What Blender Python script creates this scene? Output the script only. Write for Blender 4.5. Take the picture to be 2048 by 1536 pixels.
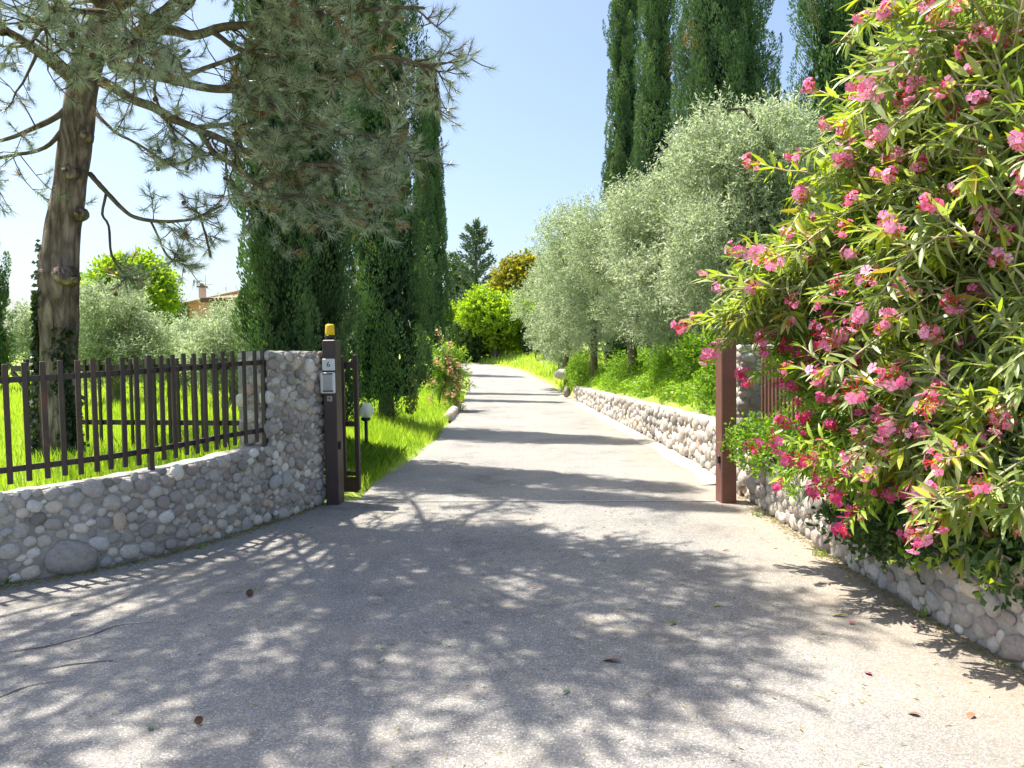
import bpy, bmesh, math, random
import numpy as np
from mathutils import Vector, Matrix, noise

# ------------------------------------------------------------------ camera, sky, sun, exposure
scene = bpy.context.scene
for o in list(bpy.data.objects):
    bpy.data.objects.remove(o)
CAM_H, PITCH, ROLL, FPX = 1.65, -2.6, -0.8, 1500.0
cam_data = bpy.data.cameras.new("camera")
cam_data.sensor_width = 36.0
cam_data.lens = 36.0 * FPX / 2048.0
cam_data.clip_start = 0.05
cam_data.clip_end = 2000.0
camera = bpy.data.objects.new("camera", cam_data)
scene.collection.objects.link(camera)
CAM_R = Matrix.Rotation(math.radians(90 + PITCH), 3, 'X') @ Matrix.Rotation(math.radians(ROLL), 3, 'Z')
camera.matrix_world = Matrix.Translation((0, 0, CAM_H)) @ CAM_R.to_4x4()
scene.camera = camera

SUN_EL = math.radians(67)
SUN_AZ = Vector((-0.883, 0.469, 0)).normalized()          # horizontal direction towards the sun
world = bpy.data.worlds.new("World")
scene.world = world
world.use_nodes = True
wn = world.node_tree
bg = wn.nodes["Background"]
sky = wn.nodes.new("ShaderNodeTexSky")
sky.sky_type = 'NISHITA'
sky.sun_disc = False
sky.sun_elevation = SUN_EL
sky.sun_rotation = math.atan2(SUN_AZ.x, SUN_AZ.y)
sky.air_density = 1.0
sky.dust_density = 2.7
sky.ozone_density = 2.0
wn.links.new(sky.outputs[0], bg.inputs[0])
bg.inputs[1].default_value = 0.081
sd = bpy.data.lights.new("sun", 'SUN')
sd.energy = 3.4
sd.angle = math.radians(0.5)
sd.color = (1.0, 0.93, 0.80)
sun = bpy.data.objects.new("sun", sd)
scene.collection.objects.link(sun)
to_sun = Vector((SUN_AZ.x * math.cos(SUN_EL), SUN_AZ.y * math.cos(SUN_EL), math.sin(SUN_EL)))
sun.rotation_euler = (-to_sun).to_track_quat('-Z', 'Y').to_euler()
sun.location = to_sun * 60
scene.view_settings.view_transform = 'Standard'
scene.view_settings.look = 'None'
scene.view_settings.exposure = 1.62
scene.view_settings.gamma = 1.0
scene.view_settings.use_curve_mapping = False
scene.cycles.max_bounces = 10
scene.cycles.diffuse_bounces = 6
scene.cycles.transparent_max_bounces = 12

# ------------------------------------------------------------------ helpers
C = scene.collection


def ray(px, py):
    return CAM_R @ Vector(((px - 1024) / FPX, (768 - py) / FPX, -1.0))


def P(px, py, d):
    """World point seen at photograph pixel (px, py) at world depth y = d."""
    r = ray(px, py)
    return Vector((0, 0, CAM_H)) + r * (d / r.y)


def G(px, py, z=0.0):
    """World point on the level z seen at pixel (px, py)."""
    r = ray(px, py)
    return Vector((0, 0, CAM_H)) + r * ((z - CAM_H) / r.z)


def interp(x, xs, ys):
    return float(np.interp(x, xs, ys))


def sstep(a, b, x):
    t = min(1.0, max(0.0, (x - a) / (b - a)))
    return t * t * (3 - 2 * t)


def link(o, parent=None, label=None, cat=None, group=None, kind=None):
    C.objects.link(o)
    if parent is not None:
        o.parent = parent
    if label: o["label"] = label
    if cat: o["category"] = cat
    if group: o["group"] = group
    if kind: o["kind"] = kind
    return o


def thing(name, label, cat, loc=(0, 0, 0), rz=0.0, group=None):
    o = bpy.data.objects.new(name, None)
    o.empty_display_size = 0.2
    o.location = loc
    o.rotation_euler = (0, 0, rz)
    return link(o, None, label, cat, group)


def obj(name, me, mat=None, parent=None, world_coords=False, **k):
    o = bpy.data.objects.new(name, me)
    if mat is not None and not me.materials:
        me.materials.append(mat)
    link(o, parent, **k)
    if world_coords and parent is not None:               # mesh written in world coordinates
        q = parent
        o.matrix_parent_inverse = (Matrix.Translation(q.location) @ q.rotation_euler.to_matrix().to_4x4()).inverted() \
            if q.parent is None else Matrix.Identity(4)
    return o


class MB:
    """collects simple shapes into one mesh"""
    def __init__(s):
        s.v, s.f = [], []

    def add(s, v, f):
        n = len(s.v)
        s.v += [tuple(p) for p in v]
        s.f += [tuple(i + n for i in q) for q in f]
        return s

    def box(s, c, size, rz=0.0, taper=1.0, bev=0.0):
        hx, hy, hz = [q / 2 for q in size]
        cs, sn = math.cos(rz), math.sin(rz)
        def R(x, y, z): return (c[0] + x * cs - y * sn, c[1] + x * sn + y * cs, c[2] + z)
        if bev <= 0:
            v = [R(x * (taper if z > 0 else 1), y * (taper if z > 0 else 1), z) for z in (-hz, hz)
                 for x, y in ((-hx, -hy), (hx, -hy), (hx, hy), (-hx, hy))]
            return s.add(v, [(3, 2, 1, 0), (4, 5, 6, 7), (0, 1, 5, 4), (1, 2, 6, 5), (2, 3, 7, 6), (3, 0, 4, 7)])
        b = bev
        ring = [(-hx + b, -hy), (hx - b, -hy), (hx, -hy + b), (hx, hy - b), (hx - b, hy), (-hx + b, hy), (-hx, hy - b), (-hx, -hy + b)]
        def inset(p): return (p[0] - math.copysign(b, p[0]), p[1] - math.copysign(b, p[1]))
        v = [R(*inset(p), -hz) for p in ring] + [R(*p, -hz + b) for p in ring] + [R(*p, hz - b) for p in ring] + [R(*inset(p), hz) for p in ring]
        f = [tuple(range(7, -1, -1)), tuple(range(24, 32))]
        for k in range(3):
            for i in range(8):
                j = (i + 1) % 8
                f.append((k * 8 + i, k * 8 + j, k * 8 + 8 + j, k * 8 + 8 + i))
        return s.add(v, f)

    def bar(s, a, b, w, h):
        """rectangular bar from a to b, w across (horizontal), h upright"""
        a, b = Vector(a), Vector(b)
        d = (b - a).normalized()
        side = d.cross(Vector((0, 0, 1)))
        side = side.normalized() if side.length > 1e-4 else Vector((1, 0, 0))
        up = side.cross(d)
        v = [p + side * (sx * w / 2) + up * (sz * h / 2) for p in (a, b) for sx, sz in ((-1, -1), (1, -1), (1, 1), (-1, 1))]
        return s.add(v, [(0, 1, 2, 3), (7, 6, 5, 4), (0, 4, 5, 1), (1, 5, 6, 2), (2, 6, 7, 3), (3, 7, 4, 0)])

    def tube(s, pts, radii, n=8, rough=0.0, seed=0, cap=True):
        pts = [Vector(p) for p in pts]
        rnd = random.Random(seed)
        rings = []
        ref = Vector((0.31, 0.87, 0.2)).normalized()
        for i, p in enumerate(pts):
            d = (pts[min(i + 1, len(pts) - 1)] - pts[max(i - 1, 0)])
            d = d.normalized() if d.length > 1e-9 else Vector((0, 0, 1))
            u = (ref - d * ref.dot(d)).normalized()
            w = d.cross(u)
            rings.append([p + (u * math.cos(a) + w * math.sin(a)) * radii[i] * (1 + rough * rnd.uniform(-1, 1))
                          for a in [2 * math.pi * k / n for k in range(n)]])
        v = [q for r in rings for q in r]
        f = [(i * n + k, i * n + (k + 1) % n, (i + 1) * n + (k + 1) % n, (i + 1) * n + k) for i in range(len(pts) - 1) for k in range(n)]
        if cap:
            f += [tuple(range(n - 1, -1, -1)), tuple((len(pts) - 1) * n + k for k in range(n))]
        return s.add(v, f)

    def lathe(s, prof, c=(0, 0, 0), n=24):
        v = [(c[0] + r * math.cos(2 * math.pi * k / n), c[1] + r * math.sin(2 * math.pi * k / n), c[2] + z) for r, z in prof for k in range(n)]
        f = [(i * n + k, i * n + (k + 1) % n, (i + 1) * n + (k + 1) % n, (i + 1) * n + k) for i in range(len(prof) - 1) for k in range(n)]
        f += [tuple(range(n - 1, -1, -1)), tuple((len(prof) - 1) * n + k for k in range(n))]
        return s.add(v, f)

    def mesh(s, name, smooth=False):
        me = bpy.data.meshes.new(name)
        me.from_pydata(s.v, [], s.f)
        if smooth:
            me.polygons.foreach_set("use_smooth", [True] * len(me.polygons))
        me.update()
        return me


def np_mesh(name, verts, k, tint=None, smooth=False):
    """verts (N,k,3): N separate polygons of k corners; tint (N,) goes to the vertex attribute 'tint'"""
    N = verts.shape[0]
    me = bpy.data.meshes.new(name)
    me.vertices.add(N * k)
    me.vertices.foreach_set("co", np.ascontiguousarray(verts, dtype=np.float32).ravel())
    me.loops.add(N * k)
    me.loops.foreach_set("vertex_index", np.arange(N * k, dtype=np.int32))
    me.polygons.add(N)
    me.polygons.foreach_set("loop_start", np.arange(0, N * k, k, dtype=np.int32))
    me.update(calc_edges=True)
    if tint is not None:
        at = me.attributes.new("tint", 'FLOAT', 'POINT')
        at.data.foreach_set("value", np.repeat(tint.astype(np.float32), k))
    return me


def np_mesh_idx(name, verts, faces, tint=None, smooth=False):
    """verts (V,3), faces (F,k)"""
    k = faces.shape[1]
    me = bpy.data.meshes.new(name)
    me.vertices.add(len(verts))
    me.vertices.foreach_set("co", np.ascontiguousarray(verts, dtype=np.float32).ravel())
    me.loops.add(faces.size)
    me.loops.foreach_set("vertex_index", faces.astype(np.int32).ravel())
    me.polygons.add(len(faces))
    me.polygons.foreach_set("loop_start", np.arange(0, faces.size, k, dtype=np.int32))
    if smooth:
        me.polygons.foreach_set("use_smooth", np.ones(len(faces), dtype=bool))
    me.update(calc_edges=True)
    if tint is not None:
        at = me.attributes.new("tint", 'FLOAT', 'POINT')
        at.data.foreach_set("value", tint.astype(np.float32))
    return me


def unit(a):
    return a / np.maximum(1e-9, np.linalg.norm(a, axis=-1, keepdims=True))


def rdir(rng, n):
    return unit(rng.normal(size=(n, 3)))


def leaf_quads(c, d, ln, w, rng, fold=0.25):
    """diamond leaves: base c, axis d, length ln, width w"""
    n = len(c)
    d = unit(d)
    s = unit(np.cross(d, rdir(rng, n)))
    nrm = np.cross(s, d)
    ln = np.broadcast_to(ln, (n,))[:, None]
    w = np.broadcast_to(w, (n,))[:, None]
    mid = c + d * ln * 0.5
    v = np.stack([c, mid + s * w / 2 + nrm * w * fold, c + d * ln, mid - s * w / 2 + nrm * w * fold], axis=1)
    return v


# ------------------------------------------------------------------ materials
def new_mat(name):
    m = bpy.data.materials.new(name)
    m.use_nodes = True
    nt = m.node_tree
    b = nt.nodes["Principled BSDF"]
    return m, nt, b


def N(nt, t, **k):
    n = nt.nodes.new(t)
    for a, v in k.items():
        if a.startswith("i_"):
            n.inputs[a[2:].replace("_", " ")].default_value = v
        else:
            setattr(n, a, v)
    return n


def ramp(nt, stops, fac=None):
    r = nt.nodes.new("ShaderNodeValToRGB")
    e = r.color_ramp.elements
    while len(e) < len(stops):
        e.new(0.5)
    for el, (p, c) in zip(e, stops):
        el.position = p
        el.color = (*c, 1) if len(c) == 3 else c
    if fac is not None:
        nt.links.new(fac, r.inputs[0])
    return r


def leaf_mat(name, stops, transl=0.35, tcol=None, rough=0.5, spec=0.35):
    m, nt, b = new_mat(name)
    at = N(nt, "ShaderNodeAttribute", attribute_name="tint")
    oi = N(nt, "ShaderNodeObjectInfo")
    ad = N(nt, "ShaderNodeMath", operation='MULTIPLY_ADD')
    nt.links.new(oi.outputs["Random"], ad.inputs[0]); ad.inputs[1].default_value = 0.06
    nt.links.new(at.outputs["Fac"], ad.inputs[2])
    r = ramp(nt, stops, ad.outputs[0])
    nt.links.new(r.outputs[0], b.inputs["Base Color"])
    b.inputs["Roughness"].default_value = rough
    b.inputs["Specular IOR Level"].default_value = spec
    if transl > 0:
        t = N(nt, "ShaderNodeBsdfTranslucent")
        mx = N(nt, "ShaderNodeMix", data_type='RGBA', blend_type='MULTIPLY')
        mx.inputs["Factor"].default_value = 1.0
        nt.links.new(r.outputs[0], mx.inputs["A"])
        mx.inputs["B"].default_value = (*(tcol or (1.5, 1.5, 0.6)), 1)
        nt.links.new(mx.outputs["Result"], t.inputs[0])
        ms = N(nt, "ShaderNodeMixShader")
        ms.inputs[0].default_value = transl
        nt.links.new(b.outputs[0], ms.inputs[1]); nt.links.new(t.outputs[0], ms.inputs[2])
        nt.links.new(ms.outputs[0], nt.nodes["Material Output"].inputs[0])
    return m


def noise_mat(name, stops, scale=8.0, rough=0.8, bump=0.3, bscale=40.0, bdist=0.01, spec=0.3, stretch=None, detail=6, rnd=0.0):
    m, nt, b = new_mat(name)
    tc = N(nt, "ShaderNodeTexCoord")
    src = tc.outputs["Object"]
    if stretch:
        mp = N(nt, "ShaderNodeMapping")
        mp.inputs["Scale"].default_value = stretch
        nt.links.new(src, mp.inputs[0]); src = mp.outputs[0]
    no = N(nt, "ShaderNodeTexNoise", i_Scale=scale, i_Detail=detail, i_Roughness=0.62)
    nt.links.new(src, no.inputs["Vector"])
    fac = no.outputs["Fac"]
    if rnd:
        oi = N(nt, "ShaderNodeObjectInfo")
        sb = N(nt, "ShaderNodeMath", operation='SUBTRACT'); sb.inputs[1].default_value = 0.5
        nt.links.new(oi.outputs["Random"], sb.inputs[0])
        ma = N(nt, "ShaderNodeMath", operation='MULTIPLY_ADD'); ma.inputs[1].default_value = rnd
        nt.links.new(sb.outputs[0], ma.inputs[0]); nt.links.new(fac, ma.inputs[2])
        fac = ma.outputs[0]
    r = ramp(nt, stops, fac)
    nt.links.new(r.outputs[0], b.inputs["Base Color"])
    b.inputs["Roughness"].default_value = rough
    b.inputs["Specular IOR Level"].default_value = spec
    if bump:
        n2 = N(nt, "ShaderNodeTexNoise", i_Scale=bscale, i_Detail=5.0, i_Roughness=0.6)
        nt.links.new(src, n2.inputs["Vector"])
        bp = N(nt, "ShaderNodeBump", i_Strength=bump, i_Distance=bdist)
        nt.links.new(n2.outputs["Fac"], bp.inputs["Height"])
        nt.links.new(bp.outputs[0], b.inputs["Normal"])
    return m


def stone_mat(name, tone=1.0, warm=0.0):
    """river cobbles: every stone its own grey, tan or violet tone, speckled"""
    m, nt, b = new_mat(name)
    oi = N(nt, "ShaderNodeObjectInfo")
    at = N(nt, "ShaderNodeAttribute", attribute_name="tint")
    ad = N(nt, "ShaderNodeMath", operation='ADD')
    nt.links.new(oi.outputs["Random"], ad.inputs[0]); nt.links.new(at.outputs["Fac"], ad.inputs[1])
    fr = N(nt, "ShaderNodeMath", operation='FRACT'); nt.links.new(ad.outputs[0], fr.inputs[0])
    def c(r, g, bb): return (r * tone * (1 + warm), g * tone, bb * tone * (1 - warm))
    r = ramp(nt, [(0, c(.17, .16, .15)), (.15, c(.27, .26, .25)), (.3, c(.34, .33, .31)), (.42, c(.24, .21, .21)), (.55, c(.42, .41, .39)),
                  (.66, c(.36, .34, .31)), (.76, c(.30, .31, .32)), (.88, c(.55, .54, .51)), (.96, c(.43, .38, .31)), (1, c(.37, .28, .24))], fr.outputs[0])
    tc = N(nt, "ShaderNodeTexCoord")
    no = N(nt, "ShaderNodeTexNoise", i_Scale=3.0, i_Detail=8.0, i_Roughness=0.7)
    nt.links.new(tc.outputs["Object"], no.inputs["Vector"])
    r2 = ramp(nt, [(.25, (.55, .53, .5)), (.5, (1, 1, 1)), (.75, (1.25, 1.24, 1.2))], no.outputs["Fac"])
    mx = N(nt, "ShaderNodeMix", data_type='RGBA', blend_type='MULTIPLY'); mx.inputs["Factor"].default_value = 0.85
    nt.links.new(r.outputs[0], mx.inputs["A"]); nt.links.new(r2.outputs[0], mx.inputs["B"])
    nt.links.new(mx.outputs["Result"], b.inputs["Base Color"])
    b.inputs["Roughness"].default_value = 0.85
    b.inputs["Specular IOR Level"].default_value = 0.25
    n2 = N(nt, "ShaderNodeTexNoise", i_Scale=9.0, i_Detail=6.0, i_Roughness=0.7)
    nt.links.new(tc.outputs["Object"], n2.inputs["Vector"])
    bp = N(nt, "ShaderNodeBump", i_Strength=0.5, i_Distance=0.06)
    nt.links.new(n2.outputs["Fac"], bp.inputs["Height"]); nt.links.new(bp.outputs[0], b.inputs["Normal"])
    return m


def asphalt_mat():
    m, nt, b = new_mat("asphalt")
    tc = N(nt, "ShaderNodeTexCoord")
    vec = tc.outputs["Object"]
    big = N(nt, "ShaderNodeTexNoise", i_Scale=0.55, i_Detail=5.0, i_Roughness=0.6)
    nt.links.new(vec, big.inputs["Vector"])
    base = ramp(nt, [(.25, (.235, .23, .225)), (.5, (.285, .278, .27)), (.75, (.325, .315, .30))], big.outputs["Fac"])
    # aggregate: every chip its own tone
    vo = N(nt, "ShaderNodeTexVoronoi", i_Scale=150.0)
    nt.links.new(vec, vo.inputs["Vector"])
    sep = N(nt, "ShaderNodeSeparateColor")
    nt.links.new(vo.outputs["Color"], sep.inputs[0])
    chip = ramp(nt, [(0, (.5, .5, .51)), (.45, (.88, .87, .87)), (.8, (1.1, 1.09, 1.08)), (.93, (1.5, 1.49, 1.48)), (1, (2.2, 2.18, 2.15))], sep.outputs[0])
    mx = N(nt, "ShaderNodeMix", data_type='RGBA', blend_type='MULTIPLY'); mx.inputs["Factor"].default_value = 0.8
    nt.links.new(base.outputs[0], mx.inputs["A"]); nt.links.new(chip.outputs[0], mx.inputs["B"])
    # sandy dust in patches
    du = N(nt, "ShaderNodeTexNoise", i_Scale=1.3, i_Detail=8.0, i_Roughness=0.68)
    nt.links.new(vec, du.inputs["Vector"])
    dr = ramp(nt, [(.5, (0, 0, 0)), (.8, (.55, .55, .55))], du.outputs["Fac"])
    m2 = N(nt, "ShaderNodeMix", data_type='RGBA')
    nt.links.new(dr.outputs[0], m2.inputs["Factor"]); nt.links.new(mx.outputs["Result"], m2.inputs["A"])
    m2.inputs["B"].default_value = (.40, .34, .27, 1)
    sx = N(nt, "ShaderNodeSeparateXYZ"); nt.links.new(vec, sx.inputs[0])
    mr = N(nt, "ShaderNodeMapRange"); mr.inputs["From Min"].default_value = 1.5; mr.inputs["From Max"].default_value = 2.6
    nt.links.new(sx.outputs[0], mr.inputs["Value"])
    dn = N(nt, "ShaderNodeTexNoise", i_Scale=3.5, i_Detail=8.0, i_Roughness=0.72)
    nt.links.new(vec, dn.inputs["Vector"])
    mu = N(nt, "ShaderNodeMath", operation='MULTIPLY'); nt.links.new(mr.outputs[0], mu.inputs[0]); nt.links.new(dn.outputs["Fac"], mu.inputs[1])
    m4 = N(nt, "ShaderNodeMix", data_type='RGBA'); nt.links.new(mu.outputs[0], m4.inputs["Factor"])
    nt.links.new(m2.outputs["Result"], m4.inputs["A"]); m4.inputs["B"].default_value = (.40, .31, .22, 1)
    # wheel tracks worn paler, oily middle darker, blotchy stains
    sn = N(nt, "ShaderNodeTexNoise", i_Scale=0.9, i_Detail=9.0, i_Roughness=0.75)
    nt.links.new(vec, sn.inputs["Vector"])
    sr = ramp(nt, [(.34, (.62, .62, .63)), (.46, (.97, .97, .97)), (.64, (1.1, 1.09, 1.07))], sn.outputs["Fac"])
    m5 = N(nt, "ShaderNodeMix", data_type='RGBA', blend_type='MULTIPLY'); m5.inputs["Factor"].default_value = .9
    nt.links.new(m4.outputs["Result"], m5.inputs["A"]); nt.links.new(sr.outputs[0], m5.inputs["B"])
    nt.links.new(m5.outputs["Result"], b.inputs["Base Color"])
    b.inputs["Roughness"].default_value = 0.82
    b.inputs["Specular IOR Level"].default_value = 0.35
    bp = N(nt, "ShaderNodeBump", i_Strength=0.55, i_Distance=0.006)
    nt.links.new(vo.outputs["Distance"], bp.inputs["Height"]); nt.links.new(bp.outputs[0], b.inputs["Normal"])
    return m


def plain_mat(name, col, rough=0.5, metal=0.0, spec=0.5):
    m, nt, b = new_mat(name)
    b.inputs["Base Color"].default_value = (*col, 1)
    b.inputs["Roughness"].default_value = rough
    b.inputs["Metallic"].default_value = metal
    b.inputs["Specular IOR Level"].default_value = spec
    return m


def paint_mat(name, base, rust, amount):
    """weathered brown paint, red primer where it has worn through"""
    m, nt, b = new_mat(name)
    tc = N(nt, "ShaderNodeTexCoord")
    oi = N(nt, "ShaderNodeObjectInfo")
    va = N(nt, "ShaderNodeVectorMath", operation='ADD')
    nt.links.new(tc.outputs["Object"], va.inputs[0]); nt.links.new(oi.outputs["Location"], va.inputs[1])
    no = N(nt, "ShaderNodeTexNoise", i_Scale=4.0, i_Detail=7.0, i_Roughness=0.7)
    nt.links.new(va.outputs[0], no.inputs["Vector"])
    r = ramp(nt, [(0, tuple(q * .75 for q in base)), (.5, base), (.66 - amount * .2, tuple(q * 1.2 for q in base)), (.74 - amount * .2, rust)], no.outputs["Fac"])
    nt.links.new(r.outputs[0], b.inputs["Base Color"])
    b.inputs["Roughness"].default_value = 0.48
    n2 = N(nt, "ShaderNodeTexNoise", i_Scale=60.0, i_Detail=4.0)
    nt.links.new(va.outputs[0], n2.inputs["Vector"])
    bp = N(nt, "ShaderNodeBump", i_Strength=0.15, i_Distance=0.003)
    nt.links.new(n2.outputs["Fac"], bp.inputs["Height"]); nt.links.new(bp.outputs[0], b.inputs["Normal"])
    return m


M = {}
M['asphalt'] = asphalt_mat()
M['concrete'] = noise_mat("concrete", [(.3, (.30, .27, .23)), (.7, (.46, .42, .37))], scale=5, bump=.4, bscale=70)
M['mortar'] = noise_mat("mortar", [(.3, (.27, .255, .23)), (.5, (.38, .36, .33)), (.72, (.47, .445, .41))], scale=7, bump=.7, bscale=45, bdist=.012)
M['mortar_pale'] = noise_mat("mortar_pale", [(.3, (.30, .28, .25)), (.7, (.46, .43, .38))], scale=7, bump=.7, bscale=45, bdist=.012)
M['stone'] = stone_mat("stone", 1.6, .03)
M['stone_pale'] = stone_mat("stone_pale", 1.65, 0.06)
M['soil'] = noise_mat("soil", [(.3, (.22, .30, .045)), (.55, (.30, .40, .07)), (.75, (.36, .36, .15))], scale=1.6, bump=.6, bscale=25, bdist=.03)
M['fence_paint'] = paint_mat("fence_paint", (.050, .033, .032), (.17, .045, .028), 0.15)
M['fence_worn'] = paint_mat("fence_worn", (.060, .034, .032), (.15, .045, .030), 0.55)
M['post_paint'] = paint_mat("post_paint", (.052, .034, .034), (.07, .042, .040), 0.0)
M['post_red'] = paint_mat("post_red", (.20, .085, .065), (.22, .095, .07), 0.0)
M['white'] = plain_mat("white_plastic", (.75, .76, .78), .4)
M['greyplastic'] = plain_mat("grey_plastic", (.45, .46, .47), .45)
M['black'] = plain_mat("black_plastic", (.015, .015, .017), .4)
M['ink'] = plain_mat("ink", (.03, .03, .035), .6)
M['steel'] = noise_mat("steel", [(.3, (.30, .28, .26)), (.7, (.48, .45, .41))], scale=12, rough=.5, bump=.1)
M['yellow'] = plain_mat("yellow_lens", (.90, .58, .0), .25)
M['bark_pine'] = noise_mat("bark_pine", [(.28, (.07, .052, .046)), (.46, (.21, .165, .155)), (.62, (.36, .295, .285)), (.8, (.44, .31, .25))],
                           scale=9, bump=1.0, bscale=16, bdist=.05, stretch=(1.2, 1.2, .28), rough=.95, spec=.1)
nt = M['bark_pine'].node_tree
b_ = nt.nodes["Principled BSDF"]
tcb = N(nt, "ShaderNodeTexCoord"); mpb = N(nt, "ShaderNodeMapping"); mpb.inputs["Scale"].default_value = (20, 20, 5)
nt.links.new(tcb.outputs["Object"], mpb.inputs[0])
nb = N(nt, "ShaderNodeTexNoise", i_Scale=1.9, i_Detail=8.0, i_Roughness=.7); nt.links.new(mpb.outputs[0], nb.inputs["Vector"])
mvb = N(nt, "ShaderNodeMix", data_type='VECTOR'); mvb.inputs["Factor"].default_value = .5
nt.links.new(mpb.outputs[0], mvb.inputs["A"]); nt.links.new(nb.outputs["Color"], mvb.inputs["B"])
vb = N(nt, "ShaderNodeTexVoronoi", feature='DISTANCE_TO_EDGE', i_Scale=1.0); nt.links.new(mvb.outputs["Result"], vb.inputs["Vector"])
rb = ramp(nt, [(0, (.62, .59, .58)), (.14, (.9, .89, .89)), (.35, (1.06, 1.06, 1.06))], vb.outputs["Distance"])
mxb = N(nt, "ShaderNodeMix", data_type='RGBA', blend_type='MULTIPLY'); mxb.inputs["Factor"].default_value = 1.0
src_ = b_.inputs["Base Color"].links[0].from_socket
nt.links.new(src_, mxb.inputs["A"]); nt.links.new(rb.outputs[0], mxb.inputs["B"]); nt.links.new(mxb.outputs["Result"], b_.inputs["Base Color"])
bpb = N(nt, "ShaderNodeBump", i_Strength=1.0, i_Distance=.035)
nt.links.new(rb.outputs[0], bpb.inputs["Height"]); nt.links.new(b_.inputs["Normal"].links[0].from_socket, bpb.inputs["Normal"]); nt.links.new(bpb.outputs[0], b_.inputs["Normal"])
M['bark'] = noise_mat("bark", [(.3, (.07, .055, .04)), (.7, (.19, .155, .12))], scale=12, bump=.9, bscale=22, bdist=.03, stretch=(1, 1, .35), rough=.95, spec=.1)
M['bark_olive'] = noise_mat("bark_olive", [(.3, (.10, .10, .04)), (.7, (.22, .21, .11))], scale=9, bump=.8, bscale=22, bdist=.02, rough=.95, spec=.1)
M['twig'] = noise_mat("twig", [(.3, (.12, .085, .055)), (.7, (.26, .21, .15))], scale=10, bump=.4, bscale=60, rough=.85, spec=.2)
M['stem'] = noise_mat("stem", [(.3, (.30, .25, .15)), (.7, (.52, .45, .31))], scale=10, bump=.3, bscale=60, rough=.75, spec=.2)
M['needles'] = leaf_mat("needles", [(0, (.16, .21, .15)), (.45, (.33, .39, .29)), (.78, (.48, .53, .42)), (.86, (.08, .17, .05)), (.93, (.27, .17, .08)), (1, (.34, .21, .10))],
                        transl=.12, tcol=(1.2, 1.3, .7), rough=.32, spec=.7)
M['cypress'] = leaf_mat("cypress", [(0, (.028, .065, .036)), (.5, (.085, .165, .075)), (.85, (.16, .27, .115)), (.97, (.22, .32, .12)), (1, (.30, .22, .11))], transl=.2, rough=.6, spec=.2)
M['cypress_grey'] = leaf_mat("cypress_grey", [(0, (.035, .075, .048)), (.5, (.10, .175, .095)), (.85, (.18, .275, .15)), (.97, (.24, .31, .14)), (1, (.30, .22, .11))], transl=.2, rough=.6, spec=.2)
M['olive'] = leaf_mat("olive", [(0, (.17, .22, .12)), (.45, (.36, .41, .29)), (.75, (.52, .55, .46)), (1, (.72, .73, .68))], transl=.48, tcol=(1.15, 1.3, .85), rough=.45, spec=.4)
M['broad'] = leaf_mat("broadleaf", [(0, (.14, .23, .025)), (.5, (.30, .43, .04)), (1, (.46, .54, .07))], transl=.45, tcol=(1.6, 1.7, .4), rough=.5)
M['broad_yellow'] = leaf_mat("broadleaf_yellow", [(0, (.16, .20, .03)), (.6, (.34, .34, .05)), (1, (.50, .38, .05))], transl=.4, tcol=(1.5, 1.4, .4), rough=.5)
M['dark_leaf'] = leaf_mat("dark_leaf", [(0, (.04, .085, .03)), (.6, (.09, .16, .045)), (1, (.15, .24, .06))], transl=.25, rough=.45)
M['cedar'] = leaf_mat("cedar", [(0, (.06, .10, .075)), (.6, (.12, .18, .12)), (1, (.2, .26, .15))], transl=.1, rough=.6)
M['grass'] = leaf_mat("grass", [(0, (.20, .35, .04)), (.5, (.36, .52, .08)), (.85, (.48, .60, .12)), (1, (.58, .56, .24))], transl=.52, tcol=(1.4, 1.4, .4), rough=.55)
M['grass_dry'] = leaf_mat("grass_dry", [(0, (.18, .23, .06)), (.5, (.33, .30, .14)), (1, (.50, .42, .25))], transl=.3, tcol=(1.2, 1.1, .6), rough=.7)
M['cover'] = leaf_mat("ground_cover", [(0, (.10, .21, .025)), (.5, (.20, .36, .045)), (1, (.36, .50, .08))], transl=.4, tcol=(1.5, 1.5, .4), rough=.5)
M['oleander'] = leaf_mat("oleander_leaf", [(0, (.11, .17, .05)), (.4, (.22, .29, .10)), (.7, (.42, .47, .25)), (.86, (.42, .52, .06)), (.96, (.33, .38, .03)), (1, (.42, .33, .05))],
                         transl=.4, tcol=(1.35, 1.5, .45), rough=.38, spec=.5)
M['oleander_fresh'] = leaf_mat("oleander_fresh", [(0, (.09, .18, .03)), (.5, (.19, .34, .04)), (1, (.38, .50, .05))], transl=.35, tcol=(1.6, 1.7, .3), rough=.4, spec=.5)
M['petal_pink'] = leaf_mat("petal_pink", [(0, (.62, .06, .05)), (.35, (.72, .12, .18)), (.5, (.82, .20, .44)), (1, (.92, .50, .74))], transl=.35, tcol=(1.2, .8, 1.0), rough=.6, spec=.15)
M['petal_magenta'] = leaf_mat("petal_magenta", [(0, (.60, .03, .05)), (.4, (.74, .05, .20)), (1, (.86, .20, .46))], transl=.35, tcol=(1.2, .7, 1.0), rough=.6, spec=.15)
M['petal_salmon'] = leaf_mat("petal_salmon", [(0, (.74, .24, .20)), (1, (.90, .58, .54))], transl=.3, tcol=(1.1, .9, .9), rough=.6, spec=.15)
M['pod'] = noise_mat("pod", [(.3, (.13, .07, .04)), (.7, (.26, .16, .10))], scale=20, bump=.2)
M['ivy'] = leaf_mat("ivy", [(0, (.02, .04, .015)), (.6, (.045, .075, .03)), (1, (.10, .16, .03))], transl=.2, rough=.35, spec=.5)

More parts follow.
